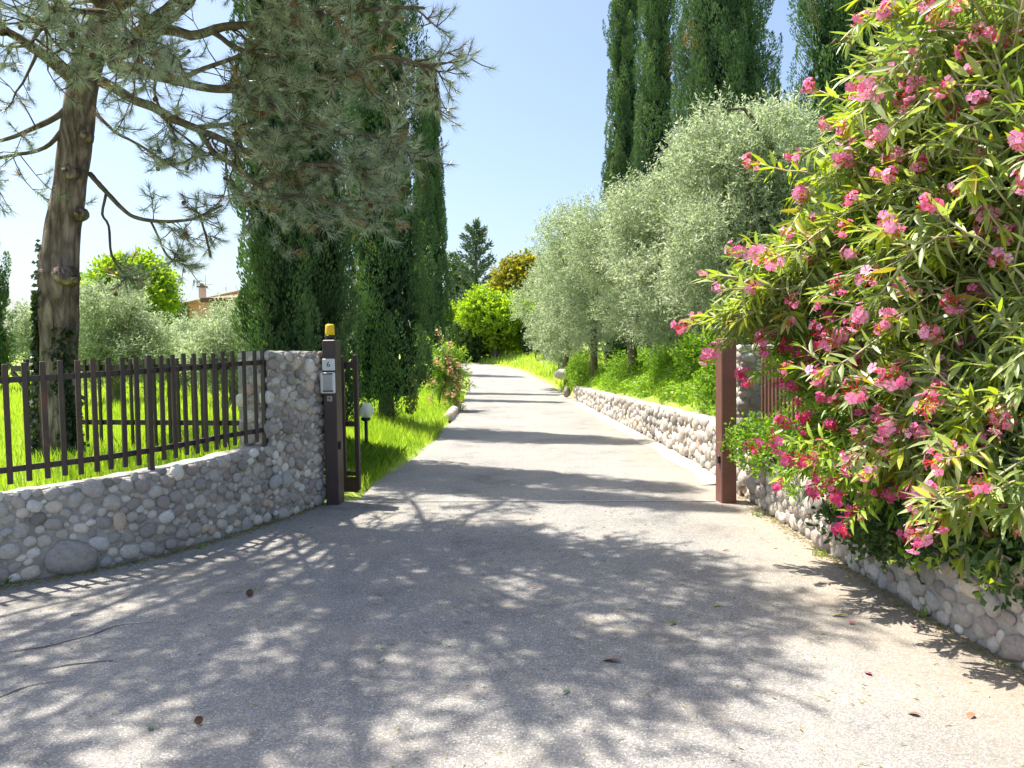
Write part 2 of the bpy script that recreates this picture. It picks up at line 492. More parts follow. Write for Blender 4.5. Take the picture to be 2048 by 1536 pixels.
# ------------------------------------------------------------------ layout of the place
def cam_px0(w):
    q = CAM_R.transposed() @ (Vector(w) - Vector((0, 0, CAM_H)))
    z = max(1e-3, -q.z)
    return 1024 + FPX * q.x / z, 768 - FPX * q.y / z, -q.z


PATH = [G(-420, 1262), G(-180, 1212), G(0, 1172), G(240, 1128), G(400, 1088), G(535, 1044), G(642, 1006)]
PATH = [Vector((p.x, p.y, 0)) for p in PATH]


def resample(pts, step=0.03):
    pts = [Vector(p) for p in pts]
    ext = [pts[0] * 2 - pts[1]] + pts + [pts[-1] * 2 - pts[-2]]
    out = []
    for i in range(1, len(ext) - 2):
        p0, p1, p2, p3 = ext[i - 1:i + 3]
        n = max(2, int((p2 - p1).length / step))
        for k in range(n):
            t = k / n
            out.append(0.5 * ((2 * p1) + (p2 - p0) * t + (2 * p0 - 5 * p1 + 4 * p2 - p3) * t * t + (3 * p1 - p0 - 3 * p2 + p3) * t ** 3))
    out.append(pts[-1])
    return out


class Curve2:
    def __init__(s, pts):
        s.p = resample(pts)
        s.s = [0.0]
        for a, b in zip(s.p, s.p[1:]):
            s.s.append(s.s[-1] + (b - a).length)
        s.L = s.s[-1]
        s.ax = np.array(s.s); s.xx = np.array([p.x for p in s.p]); s.yy = np.array([p.y for p in s.p])

    def at(s, d):
        return Vector((interp(d, s.ax, s.xx), interp(d, s.ax, s.yy), 0))

    def tan(s, d):
        return (s.at(min(s.L, d + .04)) - s.at(max(0, d - .04))).normalized()

    def right(s, d):
        t = s.tan(d)
        return Vector((t.y, -t.x, 0))

    def nearest_px(s, px, off=0.0, z=0.0):
        best = None
        for k in range(401):
            d = s.L * k / 400
            w = s.at(d) + s.right(d) * off
            q = CAM_R.transposed() @ (Vector((w.x, w.y, z)) - Vector((0, 0, CAM_H)))
            if q.z >= -0.1: continue
            e = abs(1024 + FPX * q.x / -q.z - px)
            if best is None or e < best[0]: best = (e, d)
        return best[1]


LW = Curve2(PATH)                       # foot of the left wall, its road side on the right of the travel direction
YL = [G(722, 985), G(800, 934), G(870, 882), G(922, 815), G(942, 764)]
YR = [G(1437, 952), G(1312, 884), G(1166, 808), G(1100, 772)]
xl_y = [8.0] + [p.y for p in YL] + [44, 48, 53, 62, 80]
xl_x = [-1.68] + [p.x for p in YL] + [-3.2, -5.2, -8.4, -15, -32]
xr_y = [8.0] + [p.y for p in YR] + [43, 48, 53, 62, 80]
xr_x = [2.52] + [p.x for p in YR] + [0.5, -1.3, -3.4, -9, -25]
def XL(y): return interp(y, xl_y, xl_x)
def XR(y): return interp(y, xr_y, xr_x)
def road_z(y): return 0.85 * sstep(28, 54, y) + 0.012 * max(0.0, y - 54)
RW_X = 2.52                              # face of the right forecourt wall
RWALL_H = [(9.2, .70), (14, .66), (20, .5), (24.5, .42)]
def retain_h(y): return interp(y, [q[0] for q in RWALL_H] + [29], [q[1] for q in RWALL_H] + [.1])
GATE_A, GATE_B = P(714, 850, 8.55), P(58, 850, 9.45)
LW_y = np.array([p.y for p in LW.p]); LW_x = np.array([p.x for p in LW.p])


def terrain(x, y):
    rz = road_z(y)
    if y < 8.35:
        xw = interp(y, LW_y, LW_x) if y > LW_y[0] else LW_x[0] - (LW_y[0] - y) * 1.6
        if x < xw - .17:
            z = .50 + .02 * math.sin(x * 3 + y * 2)
            return z
        if x > RW_X + .17:
            return .36 + .22 * sstep(2.8, 6, x)
        return -.06
    xl, xr = XL(y), XR(y)
    if x < xl - .02:
        d = xl - x
        z = rz + .02 + .28 * sstep(0, 1.6, d) + .2 * sstep(1.2, 3.5, d) + .02 * math.sin(x * 2.1 + y)
        if y < 26: z -= .01 * max(0, d - 8)
        # sliding gate runs in a level channel behind the pier
        if -6.3 < x:
            t = (x - GATE_A.x) / (GATE_B.x - GATE_A.x)
            gy = GATE_A.y + (GATE_B.y - GATE_A.y) * t
            if abs(y - gy) < .16: z = min(z, .0)
        return z
    if x > xr + .16 and y > 8.6:
        d = x - xr - .16
        fade = 1 - .93 * sstep(21, 33, y)
        h = retain_h(y)
        z = rz + h * (1 if y < 24.6 else fade) + (1.15 * sstep(-.5, 1.9, d) - 1.15 * sstep(-.5, 1.9, 0) + .25 * sstep(2, 7, d)) * fade
        z += .38 * sstep(0, 2.2, d) * sstep(30, 40, y) * (1 - sstep(60, 80, y))
        return z + .05 * math.sin(x * 3.1) * math.sin(y * 2.3) * min(1, d)
    if x > RW_X + .17 and y < 9:
        return .36
    return rz - .06


# ---- ground sheet
def axis(*segs):
    out = []
    for a, b, st in segs:
        out += list(np.arange(a, b, st))
    return out
gx = axis((-500, -60, 40), (-60, -16, 2.5), (-16, -7.5, .5), (-7.5, 6.5, .11), (6.5, 14, .5), (14, 60, 2.5), (60, 501, 40))
gy = axis((-60, -6, 6), (-6, 2, 1), (2, 12, .13), (12, 30, .3), (30, 64, 1.0), (64, 120, 5), (120, 701, 50))
nx, ny = len(gx), len(gy)
gv = np.array([(x, y, terrain(x, y)) for y in gy for x in gx])
ii = np.arange((ny - 1) * (nx - 1)); r_, c_ = ii // (nx - 1), ii % (nx - 1)
gf = np.stack([r_ * nx + c_, r_ * nx + c_ + 1, (r_ + 1) * nx + c_ + 1, (r_ + 1) * nx + c_], axis=1)
obj("ground", np_mesh_idx("ground", gv, gf, smooth=True), M['soil'], kind="structure", label="grassy ground of the garden and field around the drive")

# ---- asphalt: forecourt and drive as one sheet
rows = []
for y in list(np.arange(-14, 3.2, .8)) + list(np.arange(3.2, 8.3, .2)) + list(np.arange(8.3, 30, .35)) + list(np.arange(30, 80, 1.0)):
    if y < 8.3:
        xw = interp(y, LW_y, LW_x) if y > LW_y[0] else LW_x[0] - (LW_y[0] - y) * 1.6
        a, b = max(-30, xw - .03), RW_X + .14
    else:
        wob = .05 * math.sin(y * 2.3) + .03 * math.sin(y * 5.9)
        a, b = XL(y) + wob * .7, XR(y) - .02
    rows.append((y, a, b))
ncol = 14
av = np.array([(a + (b - a) * k / (ncol - 1), y, road_z(y)) for y, a, b in rows for k in range(ncol)])
ii = np.arange((len(rows) - 1) * (ncol - 1)); r_, c_ = ii // (ncol - 1), ii % (ncol - 1)
af = np.stack([r_ * ncol + c_, r_ * ncol + c_ + 1, (r_ + 1) * ncol + c_ + 1, (r_ + 1) * ncol + c_], axis=1)
obj("driveway", np_mesh_idx("driveway", av, af, smooth=True), M['asphalt'], kind="structure", label="grey asphalt drive running through the gateway")

crack_mat = plain_mat("crack_fill", (.07, .066, .06), .95)
for px_pts in (((-60, 1318), (60, 1300), (160, 1278), (240, 1250), (330, 1243)), ((60, 1345), (150, 1330), (240, 1322)), ((-40, 1410), (40, 1380), (120, 1362))):
    q = resample([G(x, y) for x, y in px_pts], .04)
    cm_ = MB()
    L2 = []
    for i, p in enumerate(q):
        t_ = (q[min(i + 1, len(q) - 1)] - q[max(i - 1, 0)]).normalized(); n_ = Vector((-t_.y, t_.x, 0))
        w_ = .005 * math.sin(math.pi * i / (len(q) - 1)) * (1 + .9 * noise.noise(p * 14)) + .0006
        o_ = n_ * .03 * noise.noise(p * 6)
        L2.append((p + o_ - n_ * w_, p + o_ + n_ * w_))
    for (a0, a1), (b0, b1) in zip(L2, L2[1:]):
        cm_.add([(v_.x, v_.y, .004) for v_ in (a0, a1, b1, b0)], [(0, 1, 2, 3)])
    obj("crack", cm_.mesh("crack"), crack_mat, kind="structure", label="dark crack in the forecourt asphalt near the left wall")

# ---- pale concrete gutter under the right retaining wall
gm = MB()
gyv = [8.9] + list(np.arange(9.3, 27, .4))
for i in range(len(gyv) - 1):
    y0, y1 = gyv[i], gyv[i + 1]
    w0, w1 = .30 + .03 * math.sin(y0 * 3), .30 + .03 * math.sin(y1 * 3)
    gm.add([(XR(y0) - w0, y0, .004 + road_z(y0)), (XR(y0), y0, .03 + road_z(y0)), (XR(y1), y1, .03 + road_z(y1)), (XR(y1) - w1, y1, .004 + road_z(y1))], [(0, 1, 2, 3)])
obj("gutter", gm.mesh("gutter"), M['concrete'], kind="structure", label="pale concrete gutter along the foot of the retaining wall")

# ------------------------------------------------------------------ cobble walls
rocks = []
for k in range(10):
    bm = bmesh.new()
    bmesh.ops.create_icosphere(bm, subdivisions=2, radius=1.0)
    off = Vector((k * 7.3, k * 3.1, k * 1.7))
    boxy = 0.15 + 0.25 * ((k * 37) % 10) / 10
    for v in bm.verts:
        c = v.co.copy()
        m_ = max(abs(c.x), abs(c.y), abs(c.z))
        c = c.lerp(c / m_ * .86, boxy)
        c *= 1 + .22 * noise.noise(v.co * 1.1 + off) + .07 * noise.noise(v.co * 2.7 + off)
        v.co = c
    me = bpy.data.meshes.new("rock")
    bm.to_mesh(me); bm.free()
    me.polygons.foreach_set("use_smooth", [True] * len(me.polygons))
    me.update()
    rocks.append(me)


def rock_set(mat):
    out = []
    for r in rocks:
        c = r.copy(); c.materials.append(mat); out.append(c)
    return out


ROCK = {'stone': rock_set(M['stone']), 'stone_pale': rock_set(M['stone_pale'])}


def pack(rnd, L, H, sizes, gap=0.97, htop=None):
    """ellipse-free dart throwing: circles (s, z, r), big ones first"""
    out = []
    for r0, tries in sizes:
        for _ in range(tries):
            r = r0 * rnd.uniform(.86, 1.14)
            s, z = rnd.uniform(0, L), rnd.uniform(r * .5, H - r * .45)
            top = htop(s) if htop else H
            if z > top - r * .55: continue
            ok = True
            for a, b, q in out:
                dx, dz = a - s, (b - z)
                lim = (q + r) * gap
                if dx * dx + dz * dz < lim * lim: ok = False; break
            if ok: out.append((s, z, r))
    return out


def lay_stones(parent, circles, frame, matkey, rnd, limit=300, proud=.45, flat=.62):
    """frame(s) -> (point, along, outward) of the wall face"""
    circles = sorted(circles, key=lambda c: -c[2])
    inv = Matrix.Translation(parent.location).inverted()
    rest_v, rest_f, rest_t, n = [], [], [], 0
    for i, (s, z, r) in enumerate(circles):
        p, al, ou = frame(s)
        rot = rnd.uniform(-.6, .6) if rnd.random() < .75 else rnd.uniform(-1.5, 1.5)
        ax = Vector((0, 0, 1)) * math.sin(rot) + al * math.cos(rot)
        ay = Vector((0, 0, 1)) * math.cos(rot) - al * math.sin(rot)
        sx, sy, sz = r * rnd.uniform(1.04, 1.32), r * rnd.uniform(.82, 1.0), r * rnd.uniform(flat - .1, flat + .12)
        pos = p + Vector((0, 0, z)) + ou * (sz * (proud - .45) + rnd.uniform(-.006, .006))
        mw = Matrix(((ax.x * sx, ay.x * sy, ou.x * sz, pos.x), (ax.y * sx, ay.y * sy, ou.y * sz, pos.y), (ax.z * sx, ay.z * sy, ou.z * sz, pos.z), (0, 0, 0, 1)))
        me = rnd.choice(ROCK[matkey])
        if i < limit:
            o = bpy.data.objects.new("stone", me)
            C.objects.link(o)
            o.parent = parent
            o.matrix_parent_inverse = inv
            o.matrix_basis = mw
        else:
            co = np.empty(len(me.vertices) * 3, dtype=np.float32); me.vertices.foreach_get("co", co)
            co = co.reshape(-1, 3) @ np.array(mw.to_3x3().transposed()) + np.array(pos)
            fi = np.empty(len(me.loops), dtype=np.int32); me.loops.foreach_get("vertex_index", fi)
            rest_v.append(co); rest_f.append(fi.reshape(-1, 3) + n); rest_t.append(np.full(len(co), rnd.random())); n += len(co)
    if rest_v:
        obj("stones", np_mesh_idx("stones", np.concatenate(rest_v), np.concatenate(rest_f), np.concatenate(rest_t), True), M[matkey], parent, True, kind="stuff")


def wall_body(crv, s0, s1, thick, h0, h1, name, mat, parent, step=.06, proud=0.0, seed=0):
    """mortar core following a curve: face, rough top, back"""
    ns = max(2, int((s1 - s0) / step))
    zs = [-.1, .0, .12, .24, .36, .48, .6, .72, .84, .95, 1.0]
    v, f = [], []
    for i in range(ns + 1):
        s = s0 + (s1 - s0) * i / ns
        p, r = crv.at(s), crv.right(s)
        h = h0 + (h1 - h0) * i / ns
        prof = [(proud, -.1)] + [(proud, h * q) for q in (.15, .3, .5, .7, .85, .96)] + [(proud - .03, h), (proud - thick * .5, h + .012), (proud - thick + .03, h), (proud - thick, h * .95), (proud - thick, -.1)]
        for k, (o_, z) in enumerate(prof):
            q = p + r * o_ + Vector((0, 0, z))
            n_ = noise.noise(q * 7 + Vector((seed, 0, 0)))
            q += r * (.012 * n_ if k < 8 else 0) + Vector((0, 0, .014 * noise.noise(q * 9) if 6 <= k <= 9 else 0))
            v.append(q)
    m_ = len(prof)
    for i in range(ns):
        for k in range(m_ - 1):
            f.append((i * m_ + k, (i + 1) * m_ + k, (i + 1) * m_ + k + 1, i * m_ + k + 1))
    f.append(tuple(range(m_))); f.append(tuple(ns * m_ + k for k in range(m_ - 1, -1, -1)))
    mb = MB().add(v, f)
    return obj(name, mb.mesh(name, False), mat, parent, True)


PIER_L = .86
s_pier = LW.L - PIER_L
wl = thing("cobble_wall", "low grey cobble wall in shade under the brown picket fence", "wall", LW.at(s_pier * .6))
def wl_h(s): return interp(s, [0, s_pier], [.60, .73])
wall_body(LW, 0, s_pier + .01, .34, .60, .73, "mortar_core", M['mortar'], wl)
rnd = random.Random(11)
s_vis = LW.nearest_px(-60)
big = [(LW.nearest_px(140) - s_vis, .115, .15)]
circ = big + []
base = pack(rnd, s_pier - s_vis, .74, [(.066, 40), (.056, 240), (.046, 1500), (.037, 5000), (.029, 9000), (.021, 9000)], .89, lambda s: wl_h(s + s_vis) + .02)
circ += [c for c in base if (c[0] - big[0][0]) ** 2 + (c[1] - big[0][1]) ** 2 > (c[2] + .13) ** 2]
lay_stones(wl, circ, lambda s: (LW.at(s + s_vis), LW.tan(s + s_vis), LW.right(s + s_vis)), 'stone', rnd, proud=.5, flat=.55)

# left pier
PIER_H = 1.66
pl = thing("stone_pier", "tall cobblestone pier at the end of the picket fence beside the house number post", "pier", LW.at(s_pier + PIER_L / 2))
wall_body(LW, s_pier, LW.L, .40, PIER_H, PIER_H, "mortar_core", M['mortar'], pl, proud=.035, seed=4)
rnd = random.Random(5)
c1 = pack(rnd, PIER_L, PIER_H, [(.075, 14), (.058, 90), (.047, 600), (.038, 2500), (.03, 5000), (.022, 6000)], .90)
lay_stones(pl, c1, lambda s: (LW.at(s + s_pier) + LW.right(s + s_pier) * .035, LW.tan(s + s_pier), LW.right(s + s_pier)), 'stone', rnd, limit=230, flat=.6)
# end face of the pier that looks down the fence
tE, rE, pE = LW.tan(s_pier + .02), LW.right(s_pier + .02), LW.at(s_pier)
c2 = [c for c in pack(rnd, .36, PIER_H, [(.075, 40), (.06, 200), (.045, 600), (.032, 900)], .92) if c[1] > .72]
lay_stones(pl, c2, lambda s: (pE + rE * (.02 - s), rE * -1, tE * -1), 'stone', rnd, limit=60, flat=.6)
pF, tF, rF = LW.at(LW.L), LW.tan(LW.L - .02), LW.right(LW.L - .02)
c3 = pack(rnd, .36, PIER_H, [(.075, 40), (.06, 200), (.045, 600)], .92)
lay_stones(pl, c3, lambda s: (pF + rF * (.02 - s), rF, tF), 'stone', rnd, limit=0, flat=.6)

# right forecourt wall, straight along the road edge, then its pier
RW = Curve2([Vector((RW_X + .03, 8.22, 0)), Vector((RW_X, 6.5, 0)), Vector((RW_X - .01, 5.0, 0)), Vector((RW_X + .03, 4.0, 0)), Vector((RW_X + .10, 3.0, 0)), Vector((RW_X + .12, 1.6, 0)), Vector((RW_X + .12, -1.5, 0))])
wr = thing("cobble_wall", "sunlit pale cobble wall below the pink flowering shrubs", "wall", RW.at(2.0))
wall_body(RW, 0, RW.L, .34, .46, .54, "mortar_core", M['mortar_pale'], wr, seed=9)
rnd = random.Random(21)
c4 = pack(rnd, RW.L - .1, .52, [(.11, 8), (.074, 160), (.058, 1200), (.045, 4000), (.033, 6000)], .9)
lay_stones(wr, c4, lambda s: (RW.at(s), RW.tan(s), RW.right(s)), 'stone_pale', rnd, proud=.55, flat=.5)
pr = thing("stone_pier", "cobblestone pier behind the reddish gate post half hidden by blossoms", "pier", (RW_X + .2, 8.4, 0))
RP = Curve2([Vector((RW_X, 8.62, 0)), Vector((RW_X, 8.4, 0)), Vector((RW_X, 8.24, 0))])
wall_body(RP, 0, RP.L, .42, PIER_H, PIER_H, "mortar_core", M['mortar_pale'], pr, step=.1, seed=3)
c5 = pack(rnd, .36, PIER_H, [(.07, 60), (.055, 300), (.042, 900), (.03, 900)], .9)
lay_stones(pr, c5, lambda s: (Vector((RW_X, 8.61 - s, 0)), Vector((0, -1, 0)), Vector((-1, 0, 0))), 'stone_pale', rnd, limit=120, flat=.6)
c6 = pack(rnd, .40, PIER_H, [(.075, 60), (.055, 300), (.042, 900), (.03, 900)], .9)
lay_stones(pr, c6, lambda s: (Vector((RW_X + .01 + s, 8.24, 0)), Vector((1, 0, 0)), Vector((0, -1, 0))), 'stone_pale', rnd, limit=120, flat=.6)

# retaining wall along the drive
DW_pts = [Vector((XR(y), y, 0)) for y in (24.6, 20, 16, 13, 11, 9.0)]
DW = Curve2(DW_pts)
wd = thing("retaining_wall", "long low cobble retaining wall holding the green bank beside the drive", "wall", DW.at(DW.L * .6))
wall_body(DW, 0, DW.L, .3, .43, .70, "mortar_core", M['mortar_pale'], wd, step=.2, seed=7)
rnd = random.Random(31)
c7 = pack(rnd, DW.L, .70, [(.11, 60), (.085, 700), (.068, 3000), (.052, 7000), (.04, 3500)], .9, lambda s: .43 + .27 * s / DW.L)
c7.sort(key=lambda c: -c[0])
near = [c for c in c7 if c[0] > DW.L * .35]
lay_stones(wd, c7, lambda s: (DW.at(s), DW.tan(s), DW.right(s)), 'stone_pale', rnd, proud=.55, flat=.5)
# top course stones along the crest of the left wall are part of the packing above

# ------------------------------------------------------------------ fences, gate, posts
def box_mesh(name, size, mat, bev=0.004):
    me = MB().box((0, 0, 0), size, bev=bev).mesh(name)
    me.materials.append(mat)
    return me


fence = thing("picket_fence", "dark brown picket fence standing on the low cobble wall", "fence", LW.at(s_pier * .7))
finv = Matrix.Translation(fence.location).inverted()
FOFF = -.14
f_end = s_pier - .025
pick = box_mesh("picket", (.038, .024, .89), M['fence_paint'])
pick_worn = box_mesh("picket", (.038, .024, .89), M['fence_worn'])
postm = box_mesh("fence_post", (.044, .044, 1.05), M['fence_paint'])
n_p = 44
sp_ = .1165
def fence_pt(s):
    h = wl_h(min(s, s_pier))
    return LW.at(s) + LW.right(s) * (FOFF + .10 * sstep(s_pier - .5, s_pier, s)), h
rnd = random.Random(8)
for k in range(n_p):
    s = f_end - k * sp_
    if s < .05: break
    p, h = fence_pt(s)
    t = LW.tan(s)
    rz = math.atan2(t.y, t.x)
    is_post = k in (0, 11, 21, 31)
    worn = p.x < -3.25 and not is_post
    o = bpy.data.objects.new("fence_post" if is_post else "picket", postm if is_post else (pick_worn if worn and rnd.random() < .8 else pick))
    C.objects.link(o)
    o.parent = fence
    o.matrix_parent_inverse = finv
    o.location = p + Vector((0, 0, h + (.44 if is_post else .515 + rnd.uniform(-.006, .006)))) + LW.right(s) * (.0 if is_post else .012)
    o.rotation_euler = (rnd.uniform(-.008, .008), rnd.uniform(-.008, .008), rz)
for zz in (.17, .835):
    mb = MB()
    ss = np.linspace(.02, f_end + .02, int(f_end / .1))
    for a, b in zip(ss[:-1], ss[1:]):
        (pa, ha), (pb, hb) = fence_pt(a), fence_pt(b)
        mb.bar(pa - LW.right(a) * .018 + Vector((0, 0, ha + zz)), pb - LW.right(b) * .018 + Vector((0, 0, hb + zz)), .026, .044)
    obj("rail", mb.mesh("rail"), M['fence_paint'], fence, True)

# sliding gate standing open behind the fence
gate = thing("sliding_gate", "brown sliding gate standing open behind the picket fence and the number post", "gate", ((GATE_A.x + GATE_B.x) / 2, (GATE_A.y + GATE_B.y) / 2, 0))
ga, gb = Vector((GATE_A.x, GATE_A.y, 0)), Vector((GATE_B.x, GATE_B.y, 0))
gd = (gb - ga).normalized()
grz = math.atan2(gd.y, gd.x)
gl = (gb - ga).length
ginv = Matrix.Translation(gate.location).inverted()
def gpart(name, me, pos, rz=None):
    o = bpy.data.objects.new(name, me)
    C.objects.link(o); o.parent = gate; o.matrix_parent_inverse = ginv
    o.location = pos; o.rotation_euler = (0, 0, grz if rz is None else rz)
    return o
gbar = box_mesh("picket", (.034, .03, 1.40), M['fence_paint'])
gstile = box_mesh("stile", (.05, .05, 1.55), M['fence_paint'])
for name, z, h in (("top_rail", 1.50, .075), ("middle_rail", .83, .06), ("bottom_rail", .26, .05)):
    obj(name, MB().bar(ga + Vector((0, 0, z)), gb + Vector((0, 0, z)) + (gd * .22 if name == "top_rail" else gd * 0), .04, h).mesh(name), M['fence_paint'], gate, True)
obj("kick_plate", MB().bar(ga + Vector((0, 0, .13)), gb + Vector((0, 0, .13)), .035, .17).mesh("kick_plate"), M['fence_worn'], gate, True)
gpart("stile", gstile, ga + gd * .0 + Vector((0, 0, .845)))
gpart("stile", gstile, gb + Vector((0, 0, .845)))
# bars in close pairs, as behind the fence
pos, s = [], .14
while s < gl - .1:
    pos += [s]
    s += .20 if len(pos) % 2 else .12
for s in pos:
    gpart("picket", gbar, ga + gd * s + Vector((0, -.0, .91)) + Vector((gd.y, -gd.x, 0)) * -.04)
obj("corner_brace", MB().bar(gb + gd * -.02 + Vector((0, 0, 1.22)), gb + gd * .22 + Vector((0, 0, 1.46)), .035, .05).mesh("corner_brace"), M['fence_paint'], gate, True)

# house number post with its fittings
POST = G(671, 1006)
prz = math.radians(-4)
gp = thing("gate_post", "dark brown gate post carrying number plate 6 intercom and yellow lamp", "gate post", (POST.x, POST.y, 0), prz)
PH = 1.785
obj("post_body", MB().box((0, 0, PH / 2 - .02), (.142, .21, PH + .04), bev=.008).mesh("post_body"), M['post_paint'], gp)
fy = -.105
plate = obj("number_plate", MB().box((-.003, fy - .008, PH - .265), (.138, .014, .126), bev=.004).mesh("number_plate"), M['white'], gp)
tc_ = bpy.data.curves.new("numeral", 'FONT')
tc_.body = "6"; tc_.size = .085; tc_.extrude = .0008; tc_.align_x = 'CENTER'; tc_.align_y = 'CENTER'
tc_.materials.append(M['ink'])
tmp = bpy.data.objects.new("numeral_curve", tc_)
num_me = bpy.data.meshes.new_from_object(tmp)
bpy.data.objects.remove(tmp)
o = bpy.data.objects.new("numeral", num_me); C.objects.link(o); o.parent = plate
o.location = (-.003, fy - .0165, PH - .265); o.rotation_euler = (math.radians(90), 0, 0)
ic = obj("intercom", MB().box((-.012, fy - .02, PH - .46), (.158, .036, .225), bev=.008).mesh("intercom"), M['white'], gp)
obj("name_panel", MB().box((-.006, fy - .0405, PH - .455), (.098, .006, .165), bev=.002).mesh("name_panel"), M['greyplastic'], ic)
obj("hood_strip", MB().box((-.006, fy - .042, PH - .362), (.108, .01, .012)).mesh("hood_strip"), M['black'], ic)
obj("foot_strip", MB().box((-.006, fy - .042, PH - .548), (.108, .01, .014)).mesh("foot_strip"), M['black'], ic)
for zz, ww in ((.42, .02), (.463, .07), (.503, .055), (.513, .06), (.523, .05)):
    obj("print_line", MB().box((-.008 if ww > .03 else .024, fy - .0442, PH - zz), (ww, .001, .003)).mesh("print_line"), M['steel'], ic)
ks = obj("key_switch", MB().box((.0, fy - .008, PH - .632), (.056, .014, .06), bev=.004).mesh("key_switch"), M['steel'], gp)
obj("key_slot", MB().box((.0, fy - .0165, PH - .625), (.014, .003, .02)).mesh("key_slot"), M['black'], ks)
obj("photocell", MB().box((.084, -.04, .64), (.028, .05, .085), bev=.006).mesh("photocell"), M['black'], gp)
wlp = obj("warning_lamp", MB().lathe([(.055, PH), (.058, PH + .045), (.054, PH + .052)], (-.015, 0, 0)).mesh("warning_lamp", True), M['black'], gp)
obj("lens", MB().lathe([(.050, PH + .052), (.052, PH + .07), (.047, PH + .15), (.043, PH + .165), (.03, PH + .172)], (-.015, 0, 0)).mesh("lens", True), M['yellow'], wlp)

RPOST = G(1452, 1003)
gp2 = thing("gate_post", "plain reddish brown gate post without fittings in front of the flowering shrub", "gate post", (RPOST.x, RPOST.y, 0), math.radians(7))
obj("post_body", MB().box((0, 0, .86), (.165, .175, 1.76), bev=.008).mesh("post_body"), M['post_red'], gp2)
obj("photocell", MB().box((-.095, -.03, .46), (.026, .05, .085), bev=.006).mesh("photocell"), M['black'], gp2)
blot = obj("paint_blot", MB().lathe([(.024, 0), (.024, .0015)], n=14).mesh("paint_blot"), plain_mat("orange_blot", (.30, .085, .05), .6), gp2)
blot.location = (-.04, -.0875, .19); blot.rotation_euler = (math.radians(90), 0, 0)

# steel track across the gateway
a, b = G(728, 1004), G(1432, 1003)
tk = MB().bar((a.x, a.y, .003), (b.x, b.y, .003), .035, .012).mesh("gate_track")
obj("gate_track", tk, M['steel'], label="thin steel gate rail set across the asphalt of the gateway", cat="gate rail")
mo = thing("gate_motor", "small white gate motor box behind the cobblestone pier", "motor", (G(643, 985).x - .08, 8.75, 0))
obj("housing", MB().box((0, 0, .22), (.22, .2, .34), bev=.03).mesh("housing"), M['white'], mo)
obj("foot_plate", MB().box((0, 0, .03), (.26, .24, .04)).mesh("foot_plate"), M['steel'], mo)

# fence on the right wall, behind the shrubs
rf = thing("picket_fence", "brown picket fence seen edge on between the right pier and the blossoms", "fence", (RW_X + .2, 6.5, .46))
rinv = Matrix.Translation(rf.location).inverted()
pick2 = box_mesh("picket", (.038, .024, .95), M['post_red'])
for k in range(34):
    o = bpy.data.objects.new("picket", pick2); C.objects.link(o); o.parent = rf; o.matrix_parent_inverse = rinv
    o.location = (RW_X + .19, 8.1 - k * .11, 1.05); o.rotation_euler = (0, 0, math.radians(90))
for z in (.66, 1.36):
    obj("rail", MB().bar((RW_X + .22, 8.2, z), (RW_X + .22, 4.3, z), .026, .044).mesh("rail"), M['post_red'], rf, True)

# globe lamp on the verge
LP = P(733, 893, 11.4)
lz = terrain(LP.x, LP.y)
gl_ = thing("globe_lamp", "clear globe garden lamp on a short dark pole in the grass", "lamp", (LP.x, LP.y, lz))
zc = P(733, 821, 11.4).z - lz
obj("pole", MB().lathe([(.05, -.05), (.05, .02), (.028, .03), (.026, zc - .15)], n=12).mesh("pole", True), plain_mat("dark_green_metal", (.03, .045, .038), .45), gl_)
obj("collar", MB().lathe([(.05, zc - .16), (.075, zc - .14), (.075, zc - .115), (.05, zc - .1)], n=16).mesh("collar", True), M['black'], gl_)
gm_, nt, b_ = new_mat("globe_plastic")
b_.inputs["Base Color"].default_value = (.85, .87, .84, 1); b_.inputs["Roughness"].default_value = .08
tr = N(nt, "ShaderNodeBsdfTransparent"); ms = N(nt, "ShaderNodeMixShader"); ms.inputs[0].default_value = .62
nt.links.new(tr.outputs[0], ms.inputs[1]); nt.links.new(b_.outputs[0], ms.inputs[2]); nt.links.new(ms.outputs[0], nt.nodes["Material Output"].inputs[0])
gs = [(.122 * math.sin(math.pi * q / 16), zc - .122 * math.cos(math.pi * q / 16)) for q in range(2, 17)]
obj("globe", MB().lathe([(max(r, .002), z) for r, z in gs], n=28).mesh("globe", True), gm_, gl_)
obj("bulb", MB().lathe([(.018, zc - .1), (.02, zc - .07), (.034, zc - .03), (.034, zc + .02), (.02, zc + .05), (.004, zc + .056)], n=14).mesh("bulb", True), M['white'], gl_)

